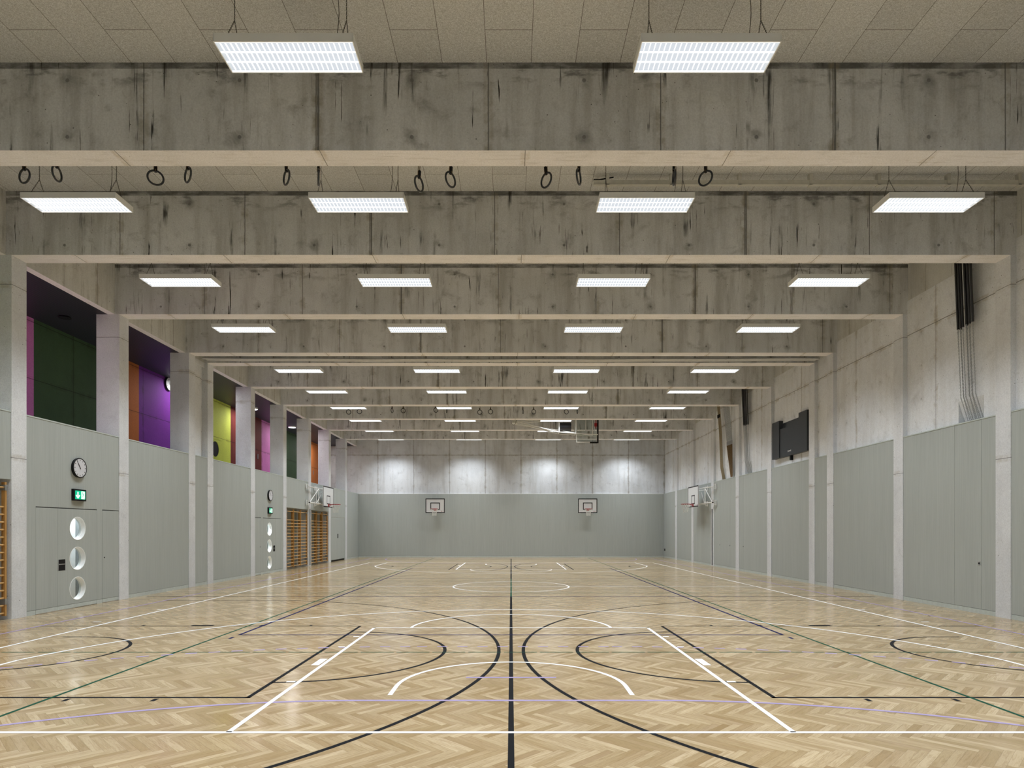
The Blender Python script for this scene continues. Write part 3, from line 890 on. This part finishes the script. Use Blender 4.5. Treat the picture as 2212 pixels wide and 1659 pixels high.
for i, (px, py, wd, sg) in enumerate(RINGS):
    sg = -sg
    o = rp0 if i == 0 else copy_tree(rp0, rk)
    o.location = ((px - 1104) / FPX * y, y, EYE + (1145 - py) / FPX * y)
    o.rotation_euler = (0, radians(4 * sg if wd < 30 else 0), -math.atan2(o.location.x, y) + sg * TURN(wd, 35))
    ring_rope(o, HC - o.location.z - 0.002)
    tag(o, 'black gymnastic ring on a brown rope, %s of the twelve behind the nearest beam' % RW[i], 'gym ring', None, 'gymnastic rings behind the nearest beam')
FARR = [(753, 890, 10, 1), (776.5, 889, 10, 1), (847, 887, 4, 1), (871, 887, 10, 1), (941.3, 886, 9, 1), (965, 887, 4, -1), (1036.4, 890.5, 10.5, 1), (1059.7, 889.5, 10.5, 1),
        (1129.6, 889, 4, 1), (1153, 889.5, 10, 1), (1223.4, 889.5, 10, 1), (1247, 889, 4, 1)]
y = 29.9
for i, (px, py, wd, sg) in enumerate(FARR):
    o = copy_tree(rp0, rk)
    o.location = ((px - 1104) / FPX * y, y, EYE + (1145 - py) / FPX * y)
    o.rotation_euler = (0, 0, sg * TURN(wd, 10.5))
    ring_rope(o, HC - o.location.z)
    tag(o, 'small distant gymnastic ring, %s of the twelve under the far roof beams' % RW[i], 'gym ring', None, 'gymnastic rings far down the hall')

# ------------------------------------------------------------------ ceiling track
t = thing('ceiling_track', (5.6, 11.68, 8.16), 'pale metal equipment track fixed under the ceiling to the right of the rings', 'track')
MB().box(1.53 - 5.6, 9.8 - 5.6, -0.035, 0.035, -0.03, 0.05).box(1.53 - 5.6, 9.8 - 5.6, -0.045, -0.035, -0.036, -0.022).build('rail', M['alu'], t)
for px in (1312, 1450, 1597, 1750, 1897, 2047, 2200):
    x = (px - 1104) / FPX * 11.68 - 5.6
    MB().box(x - 0.03, x + 0.03, -0.045, 0.045, -0.045, HC - 8.16).build('bracket', M['alu'], t)
MB().box(-4.07, -3.95, -0.02, 0.02, 0.05, 0.08).tube((-4.0, 0, 0.07), (-3.7, 0, 0.12), 0.012).build('end_stop', M['black'], t)

# ------------------------------------------------------------------ divider curtain between the paired beams
t = thing('divider_curtain', (0, 19.72, 7.1), 'pale rolled up dividing curtain hung between the paired concrete beams', 'curtain')
N = 30
for (nm, yy, zz, hh, dp, mt) in (('bottom_bar', -0.10, -0.02, 0.05, 0.05, 'curtain'), ('curtain_roll', 0.16, 0.03, 0.09, 0.10, 'curtain')):
    b = MB()
    vs = []
    for i in range(N + 1):
        x = -9.6 + 19.2 * i / N
        sag = -0.035 * (1 - (x / 9.6) ** 2) + 0.006 * sin(x * 1.7)
        for k in range(10):
            tt = 2 * pi * k / 10
            vs.append((x, yy + dp * cos(tt), zz + sag + hh * 0.5 * sin(tt)))
    b.add(vs, [(i * 10 + k, (i + 1) * 10 + k, (i + 1) * 10 + (k + 1) % 10, i * 10 + (k + 1) % 10) for i in range(N) for k in range(10)], 0, True)
    b.add(vs, [tuple(range(10)), tuple(range(N * 10, N * 10 + 10))])
    b.build(nm, M[mt], t)
b = MB()
for x in (-8, -4, 0, 4, 8): b.box(x - 0.02, x + 0.02, -0.11, -0.09, 0.0, 1.2)
b.build('lifting_strap', M['curtain'], t)

# ------------------------------------------------------------------ clocks and signs
def clock(name, pos, label, r=0.225):
    t = thing(name, pos, label, 'clock')
    MB().disc((0.0, 0, 0), r - 0.012, 'x', 48, 0, 0.05).torus((0.025, 0, 0), r - 0.013, 0.014, 'x', 48, 8).build('case', M['black'], t, 'black round case')
    MB().disc((0.029, 0, 0), r - 0.022, 'x', 48, 0, 0.006).build('dial', M['clockface'], t, 'white dial')
    b = MB()
    for i in range(12):
        a_ = 2 * pi * i / 12; ca, sa = sin(a_), cos(a_)
        for (r0, r1, wd) in ((0.155, 0.188, 0.007),):
            p = Vector((0, ca, sa)); q = Vector((0, -sa, ca)) * wd
            vs = [(0.034, *(p * r0 + q)[1:]), (0.034, *(p * r1 + q)[1:]), (0.034, *(p * r1 - q)[1:]), (0.034, *(p * r0 - q)[1:])]
            b.quad(*vs)
    b.build('hour_marks', M['black'], t)
    for (nm, ang, ln, wd) in (('hour_hand', -33, 0.115, 0.009), ('minute_hand', -34, 0.165, 0.006)):
        a_ = radians(ang); p = Vector((0, sin(a_), cos(a_))); q = Vector((0, -cos(a_), sin(a_))) * wd
        b = MB(); b.quad(*[(0.037, *(v)[1:]) for v in (p * -0.03 + q, p * ln + q, p * ln - q, p * -0.03 - q)])
        b.build(nm, M['black'], t)
    return t
clock('wall_clock', (-XF - 0.015 + 0.025, cyA, 3.13), 'round white wall clock with black case above the nearer exit sign')
clock('wall_clock', (-XF - 0.015 + 0.025, cyB, 3.13), 'round white wall clock with black case above the farther exit sign')
clock('wall_clock', (-12.07, 22.2, 6.88), 'round clock on the violet gallery wall partly hidden by a column', 0.24)

def exit_sign(cy, label):
    t = thing('exit_sign', (-XF - 0.015, cy, 2.52), label, 'sign')
    MB().box(0, 0.06, -0.2, 0.2, -0.13, 0.13).build('housing', M['black'], t, 'black frame')
    MB().box(0.06, 0.063, -0.165, 0.165, -0.095, 0.095).build('sign_face', M['signgreen'], t, 'lit green face')
    b = MB(); X = 0.0645
    # on this wall the viewer sees +Y to the right
    b.add([(X, y_, z_) for y_, z_ in ((-0.015, 0.0), (-0.04, 0.0), (-0.064, -0.03), (-0.064, 0.07), (-0.100, 0.07), (-0.100, -0.03), (-0.124, 0.0), (-0.149, 0.0), (-0.149, -0.02), (-0.082, -0.085), (-0.015, -0.02))], [tuple(range(11))])
    b.build('arrow', M['signwhite'], t, 'white down arrow')
    MB().box(0.0635, 0.0645, 0.03, 0.145, -0.085, 0.085).build('door_symbol', M['signwhite'], t)
    m = MB(); X0 = 0.065
    def bar(p, q, w_):
        p = Vector(p); q = Vector(q); d = (q - p).normalized(); n = Vector((-d.y, d.x)) * w_ / 2
        m.quad(*[(X0, v.x, v.y) for v in (p + n, q + n, q - n, p - n)])
    N = 14
    m.add([(X0, 0.075 + 0.013 * cos(2 * pi * i / N), 0.06 + 0.013 * sin(2 * pi * i / N)) for i in range(N)], [tuple(range(N))])
    bar((0.078, 0.045), (0.085, -0.01), 0.022); bar((0.078, 0.04), (0.045, 0.03), 0.010); bar((0.045, 0.03), (0.04, 0.005), 0.009)
    bar((0.08, 0.04), (0.108, 0.018), 0.010); bar((0.108, 0.018), (0.125, 0.03), 0.009)
    bar((0.085, -0.005), (0.062, -0.035), 0.013); bar((0.062, -0.035), (0.045, -0.075), 0.012)
    bar((0.086, -0.005), (0.112, -0.035), 0.013); bar((0.112, -0.035), (0.118, -0.07), 0.012); bar((0.112, -0.07), (0.14, -0.078), 0.010)
    m.build('running_figure', M['signgreen'], t)
exit_sign(cyA, 'green lit emergency exit sign above the nearer porthole door')
exit_sign(cyB, 'green lit emergency exit sign above the farther porthole door')

# ------------------------------------------------------------------ wall bars
ZR = [0.13 + 0.1465 * k for k in range(15)] + [2.56]
def wall_bars(y0, y1, X, label, group):
    """ladder of three sections between y0 and y1; X = distance of its front from the hall axis"""
    t = thing('wall_bars', (-X, (y0 + y1) / 2, 0), label, 'wall bars', group)
    hl = (y1 - y0) / 2; sec = 2 * hl / 3
    D = 0.07
    for k in range(4):
        y = -hl + sec * k
        y = min(max(y, -hl + 0.02), hl - 0.02)
        MB().box(-D, 0, y - 0.02, y + 0.02, 0.08, 2.66).build('upright', M['post'], t)
    for k in range(3):
        y = -hl + sec * (k + 0.52)
        MB().box(-D - 0.22, -D - 0.15, y - 0.02, y + 0.02, 0.1, 2.6).box(-D - 0.22, -D - 0.19, y + 0.06, y + 0.10, 0.1, 2.6).build('rear_upright', M['post'], t)
    me = None
    for k in range(3):
        ya, yb = -hl + sec * k + 0.022, -hl + sec * (k + 1) - 0.022
        for z in ZR:
            if me is None:
                b = MB(); b.tube((0, -(yb - ya) / 2, 0), (0, (yb - ya) / 2, 0), 0.018, 10)
                o = b.build('rung', M['bar'], t); me = o.data
            else:
                o = bpy.data.objects.new('rung', me); COL.objects.link(o); o.parent = t
            o.location = (-D * 0.45, (ya + yb) / 2, z)
    for y, z in ((-hl + 0.03, 2.5), (hl - 0.02, 2.5), (-hl + 0.03, 0.3), (hl - 0.02, 0.3)):
        MB().box(-D - 0.05, 0.012, y - 0.03, y + 0.025, z, z + 0.11).tube((-0.03, y, z - 0.02), (-0.03, y, z + 0.13), 0.014).build('hinge', M['steel'], t)
    return t
for (bi, nm) in ((3, 'at the left picture edge'), (9, 'left of the slotted column'), (10, 'right of the slotted column')):
    a, c = BAYS[bi]
    wall_bars(a + 0.10, c - 0.08, XF + 0.03, 'wooden wall bars ladder in the niche ' + nm, 'wooden wall bars in the left wall niches')

# ------------------------------------------------------------------ basketball hoops
def board_parts(t, W_, H_, th=0.03):
    """board in the local XZ plane facing -Y, bottom edge at z=0"""
    MB().box(-W_ / 2, W_ / 2, 0, th, 0, H_).build('backboard', M['board'], t, 'white backboard')
    k = 0.05 if W_ < 1.5 else 0.05
    b = MB(); y0, y1 = -0.002, 0.0
    b.box(-W_ / 2, W_ / 2, y0, y1, 0, k).box(-W_ / 2, W_ / 2, y0, y1, H_ - k, H_).box(-W_ / 2, -W_ / 2 + k, y0, y1, k, H_ - k).box(W_ / 2 - k, W_ / 2, y0, y1, k, H_ - k)
    b.build('border_stripe', M['black'], t, 'black border line')
    z0 = 0.20 if W_ < 1.5 else 0.15
    b = MB(); w2, h2 = 0.295, 0.45; k = 0.05
    b.box(-w2, w2, y0, y1, z0, z0 + k).box(-w2, w2, y0, y1, z0 + h2 - k, z0 + h2).box(-w2, -w2 + k, y0, y1, z0 + k, z0 + h2 - k).box(w2 - k, w2, y0, y1, z0 + k, z0 + h2 - k)
    b.build('target_square', M['black'], t, 'black target rectangle')
    b = MB(); X = W_ / 2 - 0.24
    b.add([(X, -0.003, 0.085), (X + 0.075, -0.003, 0.085), (X + 0.03, -0.003, 0.14)], [(0, 1, 2)]).box(X + 0.09, X + 0.18, -0.003, 0, 0.088, 0.098)
    b.build('maker_mark', M['red'], t, 'small red triangle mark')
def hoop_parts(t, zr, yb=0.0):
    r = MB(); cy = yb - 0.375
    r.torus((0, cy, zr), 0.235, 0.010, 'z', 40, 8)
    r.box(-0.09, 0.09, yb - 0.012, yb, zr - 0.12, zr + 0.02)
    for s in (-1, 1): r.tube((s * 0.07, yb, zr - 0.01), (s * 0.11, cy + 0.21, zr), 0.011); r.tube((s * 0.05, yb, zr - 0.10), (s * 0.10, cy + 0.20, zr - 0.01), 0.009)
    for i in range(12):
        a_ = 2 * pi * i / 12; r.torus((0.235 * cos(a_), cy + 0.235 * sin(a_), zr - 0.016), 0.012, 0.003, 'y', 8, 4)
    rim = r.build('rim', M['red'], t, 'red steel rim')
    n = MB()
    lv = [(0.228, 0.0), (0.19, 0.09), (0.155, 0.18), (0.13, 0.27), (0.12, 0.35), (0.125, 0.42)]
    for k in range(5):
        (ra, da), (rb, db) = lv[k], lv[k + 1]
        for i in range(12):
            a0 = 2 * pi * (i + 0.5 * (k % 2)) / 12
            for e in (-0.5, 0.5):
                a1 = a0 + 2 * pi * e / 12
                n.tube((ra * cos(a0), cy + ra * sin(a0), zr - 0.01 - da), (rb * cos(a1), cy + rb * sin(a1), zr - 0.01 - db), 0.0055, 4, cap=False)
    n.build('net', M['net'], rim, 'white cord net')
    return rim
for (px, lb) in ((940, 'left of the black centre line'), (1269.5, 'right of the black centre line')):
    yb = 39.2
    t = thing('basketball_hoop', ((px - 1104) / FPX * yb, yb, 2.80), 'small practice basketball hoop on the far end wall, ' + lb, 'basketball hoop', 'practice hoops on the end wall')
    board_parts(t, 1.20, 0.90)
    hoop_parts(t, 0.25)
    b = MB(); dw = Y1 - 0.068 - yb
    for x in (-0.4, 0.4):
        for z in (0.15, 0.75): b.tube((x, 0.03, z), (x, dw, z), 0.02)
        b.tube((x, 0.05, 0.15), (x, dw - 0.03, 0.75), 0.015)
        b.box(x - 0.05, x + 0.05, dw - 0.015, dw, 0.0, 0.9)
    b.box(-0.45, 0.45, 0.03, 0.06, 0.12, 0.18).box(-0.45, 0.45, 0.03, 0.06, 0.72, 0.78)
    b.build('bracket', M['whitesteel'], t, 'white wall bracket')

def side_hoop(s, yc, off, label):
    """folded swing-out hoop; s=-1 left wall"""
    X = s * (XF - off)
    t = thing('swing_hoop', (X, yc, 2.90), label, 'basketball hoop', None, rz=(pi / 2 if s < 0 else -pi / 2))
    # local -Y faces the hall; rz=+90: local -Y -> +X
    board_parts(t, 1.8, 1.05)
    rim = hoop_parts(t, 0.15)
    t.update_tag()
    # world helper -> local
    Mi = (Matrix.Translation(Vector((X, yc, 2.90))) @ Matrix.Rotation(pi / 2 if s < 0 else -pi / 2, 4, 'Z')).inverted()
    def loc(o, y, z): return Mi @ Vector((s * (XF - o), y, z))
    f = MB()
    o1, o2 = 0.12, off - 0.07
    ya, yb_ = 29.9, yc + 0.7
    for (z, r) in ((3.80, 0.026), (3.05, 0.026)):
        f.tube(loc(o1, ya, z), loc(o2, yb_, z), r)
    ym = ya + 0.75
    q = yc - 0.95
    def at(y): return o1 + (o2 - o1) * (y - ya) / (yb_ - ya)
    f.tube(loc(at(ya + 0.1), ya + 0.1, 3.06), loc(at(q - 0.1), q - 0.1, 3.79), 0.022)
    f.tube(loc(at(ya + 1.0), ya + 1.0, 3.06), loc(at(q + 0.3), q + 0.3, 3.6), 0.018)
    for y in (ya + 0.05, ya + 0.95, q - 0.15, yc + 0.6): f.tube(loc(at(y), y, 3.05), loc(at(y), y, 3.80), 0.016)
    # second frame leaf behind, parallel to the wall
    for (z, r) in ((3.72, 0.02), (3.02, 0.02)):
        f.tube(loc(0.08, 31.1, z), loc(o2 - 0.03, yb_, z), r)
    for y in (yc - 0.5, yc + 0.5):
        f.tube(loc(off - 0.035, y, 2.98), loc(off - 0.035, y, 3.88), 0.02)
        f.tube(loc(at(min(y, yb_)), y, 3.05), loc(off - 0.035, y, 3.05), 0.015); f.tube(loc(at(min(y, yb_)), y, 3.80), loc(off - 0.035, y, 3.80), 0.015)
    f.build('swing_frame', M['whitesteel'], t, 'white tubular folding frame')
    for y in (29.8, 31.1):
        for z in (3.80, 3.04):
            w_ = MB()
            a_ = loc(0.0, y - 0.05, z - 0.13); c_ = loc(0.03, y + 0.05, z + 0.13)
            w_.box(min(a_.x, c_.x), max(a_.x, c_.x), min(a_.y, c_.y), max(a_.y, c_.y), a_.z, c_.z)
            w_.tube(loc(0.0, y, z - 0.09), loc(0.12, y, z - 0.09), 0.014); w_.tube(loc(0.0, y, z + 0.09), loc(0.12, y, z + 0.09), 0.014)
            w_.tube(loc(0.11, y, z - 0.12), loc(0.11, y, z + 0.12), 0.02)
            w_.build('wall_plate', M['whitesteel'], t)
    k = MB(); p = loc(0.16, ya - 0.02, 3.05); k.tube(p, loc(0.16, ya - 0.10, 3.05), 0.03)
    k.build('end_cap', M['black'], t, 'black rubber buffer')
side_hoop(-1, 32.25, 0.37, 'basketball hoop folded back against the left wall above the wall bars')
side_hoop(1, 31.9, 0.50, 'basketball hoop folded back against the right wall')

# ceiling hoop, folded up and turned on its side between two beams
yc = 32.85
def PX(px, py, yy=yc): return Vector(((px - 1104) / FPX * yy, yy, EYE + (1145 - py) / FPX * yy))
base = PX(1111, 912)
t = thing('ceiling_hoop', base, 'ceiling mounted basketball hoop folded up sideways between the far roof beams', 'basketball hoop')
def addc(bb, nm, mt, lab=None, par=None):
    o = bb.build(nm, mt, label=lab)
    o.parent = par or t
    o.matrix_parent_inverse = Matrix.Translation(-base)
    return o
hb = PX(1268, 918).z     # height of the board axis
x0, x1 = PX(1245.5, 0).x, PX(1290, 0).x
b = MB(); zl, zh = hb - 0.9, hb + 0.9; k = 0.045
for (A, B) in (((x0, zl), (x1, zl)), ((x0, zh), (x1, zh)), ((x0, zl), (x0, zh)), ((x1, zl), (x1, zh))):
    e = k / 2 if A[1] == B[1] else -k / 2
    b.box(min(A[0], B[0]) - k / 2, max(A[0], B[0]) + k / 2, yc - 0.02, yc + 0.02, min(A[1], B[1]) - e, max(A[1], B[1]) + e)
addc(b, 'board_frame', M['whitesteel'], 'white board frame')
addc(MB().box(x0 + 0.02, x1 - 0.02, yc - 0.006, yc + 0.006, zl + 0.02, zh - 0.02), 'glass_board', M['glass'], 'clear glass board')
b = MB(); k = 0.045; xi = x1 - 0.15
for (A, B) in (((xi, hb - 0.295), (xi - 0.45, hb - 0.295)), ((xi, hb + 0.295), (xi - 0.45, hb + 0.295)), ((xi - 0.45, hb - 0.295), (xi - 0.45, hb + 0.295)), ((xi, hb - 0.295), (xi, hb + 0.295))):
    e = k / 2 if A[1] == B[1] else -k / 2
    b.box(min(A[0], B[0]) - k / 2, max(A[0], B[0]) + k / 2, yc - 0.012, yc - 0.007, min(A[1], B[1]) - e, max(A[1], B[1]) + e)
addc(b, 'target_square', M['white'], 'white target rectangle')
b = MB()
b.box(x1 - 0.01, x1 + 0.07, yc - 0.035, yc + 0.035, zl - 0.05, zh + 0.05)
b.box(x1 - 0.38, x1, yc - 0.035, yc + 0.035, zl - 0.06, zl + 0.02).box(x1 - 0.38, x1, yc - 0.035, yc + 0.035, zh - 0.02, zh + 0.06)
addc(b, 'edge_padding', M['black'], 'black edge padding')
rx = x1 - 0.13
b = MB(); b.torus((rx, yc - 0.39, hb), 0.235, 0.012, 'x', 36, 8).box(rx - 0.02, rx + 0.12, yc - 0.03, yc - 0.01, hb - 0.09, hb + 0.09)
for s in (-1, 1): b.tube((rx, yc - 0.02, hb + s * 0.08), (rx, yc - 0.18, hb + s * 0.10), 0.012)
rim = addc(b, 'rim', M['red'], 'red steel rim')
b = MB()
lv = [(0.228, 0, 0), (0.19, 0.07, -0.02), (0.15, 0.14, -0.08), (0.11, 0.2, -0.15), (0.09, 0.25, -0.22)]
for kx in range(4):
    (ra, da, fa), (rb, db, fb) = lv[kx], lv[kx + 1]
    for i in range(12):
        a0 = 2 * pi * (i + 0.5 * (kx % 2)) / 12
        for e in (-0.5, 0.5):
            a1 = a0 + 2 * pi * e / 12
            b.tube((rx + da, yc - 0.39 + ra * cos(a0), hb + fa + ra * sin(a0)), (rx + db, yc - 0.39 + rb * cos(a1), hb + fb + rb * sin(a1)), 0.006, 4, cap=False)
nt = b.build('net', M['net'], label='white cord net'); nt.parent = rim
nt.matrix_parent_inverse = Matrix.Translation(-base)
b = MB()
for dy in (-0.28, 0.28):
    o = Vector((0, dy, 0))
    b.path([PX(1116, 912) + o, PX(1205, 935) + o, PX(1246, 938) + o, PX(1290, 940.5) + o], 0.024, 8)
    b.tube(PX(1114, 916) + o * 0.6, PX(1280, 942) + o * 0.6, 0.018)
    b.tube(PX(1118, 913) + o, PX(1190, 906) + o, 0.024)
    b.tube(PX(1207, 935) + o, PX(1207, 905) + o, 0.028); b.tube(PX(1243, 938) + o, PX(1243, 880) + o, 0.03)
    b.tube(PX(1278, 940) + o, PX(1278, 885) + o, 0.026); b.tube(PX(1190, 906) + o, PX(1245, 890) + o, 0.026)
for (px, py) in ((1207, 935), (1243, 938), (1207, 905), (1243, 895), (1278, 940), (1278, 895)):
    b.tube(PX(px, py) + Vector((0, -0.28, 0)), PX(px, py) + Vector((0, 0.28, 0)), 0.024)
addc(b, 'folding_frame', M['whitesteel'], 'white tubular folding frame')
b = MB(); p = PX(1110, 912)
b.box(p.x - 0.12, p.x + 0.18, yc - 0.34, yc + 0.34, p.z - 0.09, p.z + 0.16)
for dy in (-0.28, 0.28): b.box(p.x - 0.05, p.x + 0.08, yc + dy - 0.04, yc + dy + 0.04, p.z + 0.16, HC)
q = PX(1243, 880)
for dy in (-0.28, 0.28): b.tube((q.x, yc + dy, q.z), (q.x, yc + dy, HC), 0.03)
addc(b, 'ceiling_mount', M['alu'], 'cream ceiling bracket')
pts = [PX(1103, 907) + Vector((0, -0.36, 0)) + Vector((0.5 * (1 - cos(a_)) * 0.3, 0, -0.33 * sin(a_))) for a_ in [pi * i / 10 for i in range(11)]]
addc(MB().path(pts, 0.008, 5), 'cable', M['black'])
c0, c1 = PX(1209, 924), PX(1233, 924)
b = MB(); b.tube((c0.x, yc, c0.z), (c1.x, yc, c0.z), 0.27, 28)
wt = addc(b, 'drive_drum', M['blackpole'], 'black winding drum')
b = MB()
for (px, mt) in ((1224.5, 0), (1227.5, 0)):
    b.box(PX(px, 933).x - 0.028, PX(px, 933).x + 0.028, yc - 0.262, yc - 0.20, c0.z - 0.165, c0.z - 0.085)
lb_ = b.build('warning_label', M['orange'], label='small orange label'); lb_.parent = wt; lb_.matrix_parent_inverse = Matrix.Translation(-base)

# ------------------------------------------------------------------ black wall cabinet
t = thing('wall_cabinet', (9.8, 22.0, 4.34), 'black sheet metal equipment cabinet high on the right concrete wall', 'cabinet')
def tb(xa, xb, ya, yb, za, zb): return MB().box(xa - 9.8, xb - 9.8, ya - 22.0, yb - 22.0, za - 4.34, zb - 4.34)
tb(9.68, XW, 20.6, 21.2, 4.34, 5.68).build('side_module', M['anthracite'], t)
tb(9.68, XW, 22.75, 23.35, 4.34, 5.68).build('side_module', M['anthracite'], t)
tb(9.705, XW - 0.02, 21.215, 22.735, 4.34, 5.37).build('front_panel', M['anthracite'], t)
tb(XW - 0.02, XW, 21.2, 22.75, 4.34, 5.58).build('back_plate', M['anthracite'], t)
tb(XW - 0.09, XW, 21.93, 22.02, 4.18, 4.34).build('cable_box', M['black'], t)
b = MB()
for (y0, z0, w_, h_) in ((21.83, 4.47, 0.03, 0.06), (21.88, 4.475, 0.035, 0.045), (21.94, 4.475, 0.035, 0.045), (22.0, 4.475, 0.035, 0.045), (22.06, 4.47, 0.025, 0.06), (21.83, 4.50, 0.26, 0.02)):
    b.box(9.702 - 9.8, 9.705 - 9.8, y0 - 22.0, y0 + w_ - 22.0, z0 - 4.34, z0 + h_ - 4.34)
b.build('emblem', M['white'], t, 'small white emblem')

# ------------------------------------------------------------------ climbing poles and ropes
def poles(ya, yb, n, label_f, group, seed):
    rnd = random.Random(seed)
    for i in range(n):
        y = ya + (yb - ya) * i / (n - 1)
        xb = 9.69 + rnd.uniform(-0.035, 0.03); yy = y + rnd.uniform(-0.01, 0.01)
        zb = 6.08 + rnd.uniform(-0.03, 0.03)
        t = thing('climbing_pole', (xb, yy, zb), label_f(i), 'climbing pole', group)
        MB().tube((0, 0, 0), (-0.09, 0.0, HC - zb), 0.024, 12).build('pole', M['blackpole'], t)
        MB().tube((0, 0, 0), (0.0, 0, -0.05), 0.008, 8).torus((0, 0, -0.06), 0.016, 0.005, 'y', 12, 6).build('end_eye', M['steel'], t)
        c = MB(); c.chain((0, 0, -0.07), (0.06 , 0, 4.60 - zb), 0.05, 0.0036, 0.019)
        c.chain((0.06, 0, 4.60 - zb), (XW + 0.06 - xb, -0.01, HP + 0.04 - zb), 0.05, 0.0036, 0.019)
        c.build('pull_chain', M['zinc'], t, 'galvanised chain')
PW = ['farthest', 'second farthest', 'third farthest', 'fourth farthest', 'middle', 'fourth nearest', 'third nearest', 'second nearest', 'nearest']
poles(13.62, 13.2, 9, lambda i: 'black climbing pole with chain, %s of the bundle by the nearest right column' % PW[i], 'black climbing poles in the near bay', 3)
poles(26.25, 25.75, 9, lambda i: 'black climbing pole with chain, %s of the bundle beyond the black cabinet' % PW[i], 'black climbing poles in the far bay', 5)
for i in range(6):
    y = 28.15 - i * 0.12
    xb = 9.66; zb = 5.5
    t = thing('climbing_rope', (xb, y, zb), 'brown climbing rope on a long chain, %s of six beside the far black poles' % ('farthest', 'second farthest', 'third farthest', 'third nearest', 'second nearest', 'nearest')[i], 'climbing rope', 'brown climbing ropes')
    MB().chain((0, 0, 0.16), (-0.16, 0.25 - i * 0.02, HC - zb), 0.06, 0.007, 0.036).build('chain', M['zinc'], t, 'galvanised chain')
    MB().tube((0, 0, 0.0), (0, 0, 0.17), 0.027, 10).build('sleeve', M['steel'], t)
    ye = 27.75 - (i - 2.5) * 0.03 - y
    MB().tube((0, 0, 0), (0.06, ye, HP + 0.05 - zb), 0.024, 8).build('rope', M['darkrope'], t)
for i in range(3):
    y = 29.2 - i * 0.13
    t = thing('climbing_rope', (9.7, y, HP + 0.05), 'pale hemp climbing rope, %s of three nearest the folded hoop' % ('farthest', 'middle', 'nearest')[i], 'climbing rope', 'pale climbing ropes')
    MB().path([(0.13, 0, 0.0), (0.03, 0, 0.55), (-0.02, 0.04, 2.2), (-0.14, 0.12, HC - HP - 0.05)], 0.024, 8).build('rope', M['rope'], t)
    MB().tube((-0.075, 0.085, 3.0), (-0.07, 0.082, 2.85), 0.038, 8).build('clamp', M['black'], t)
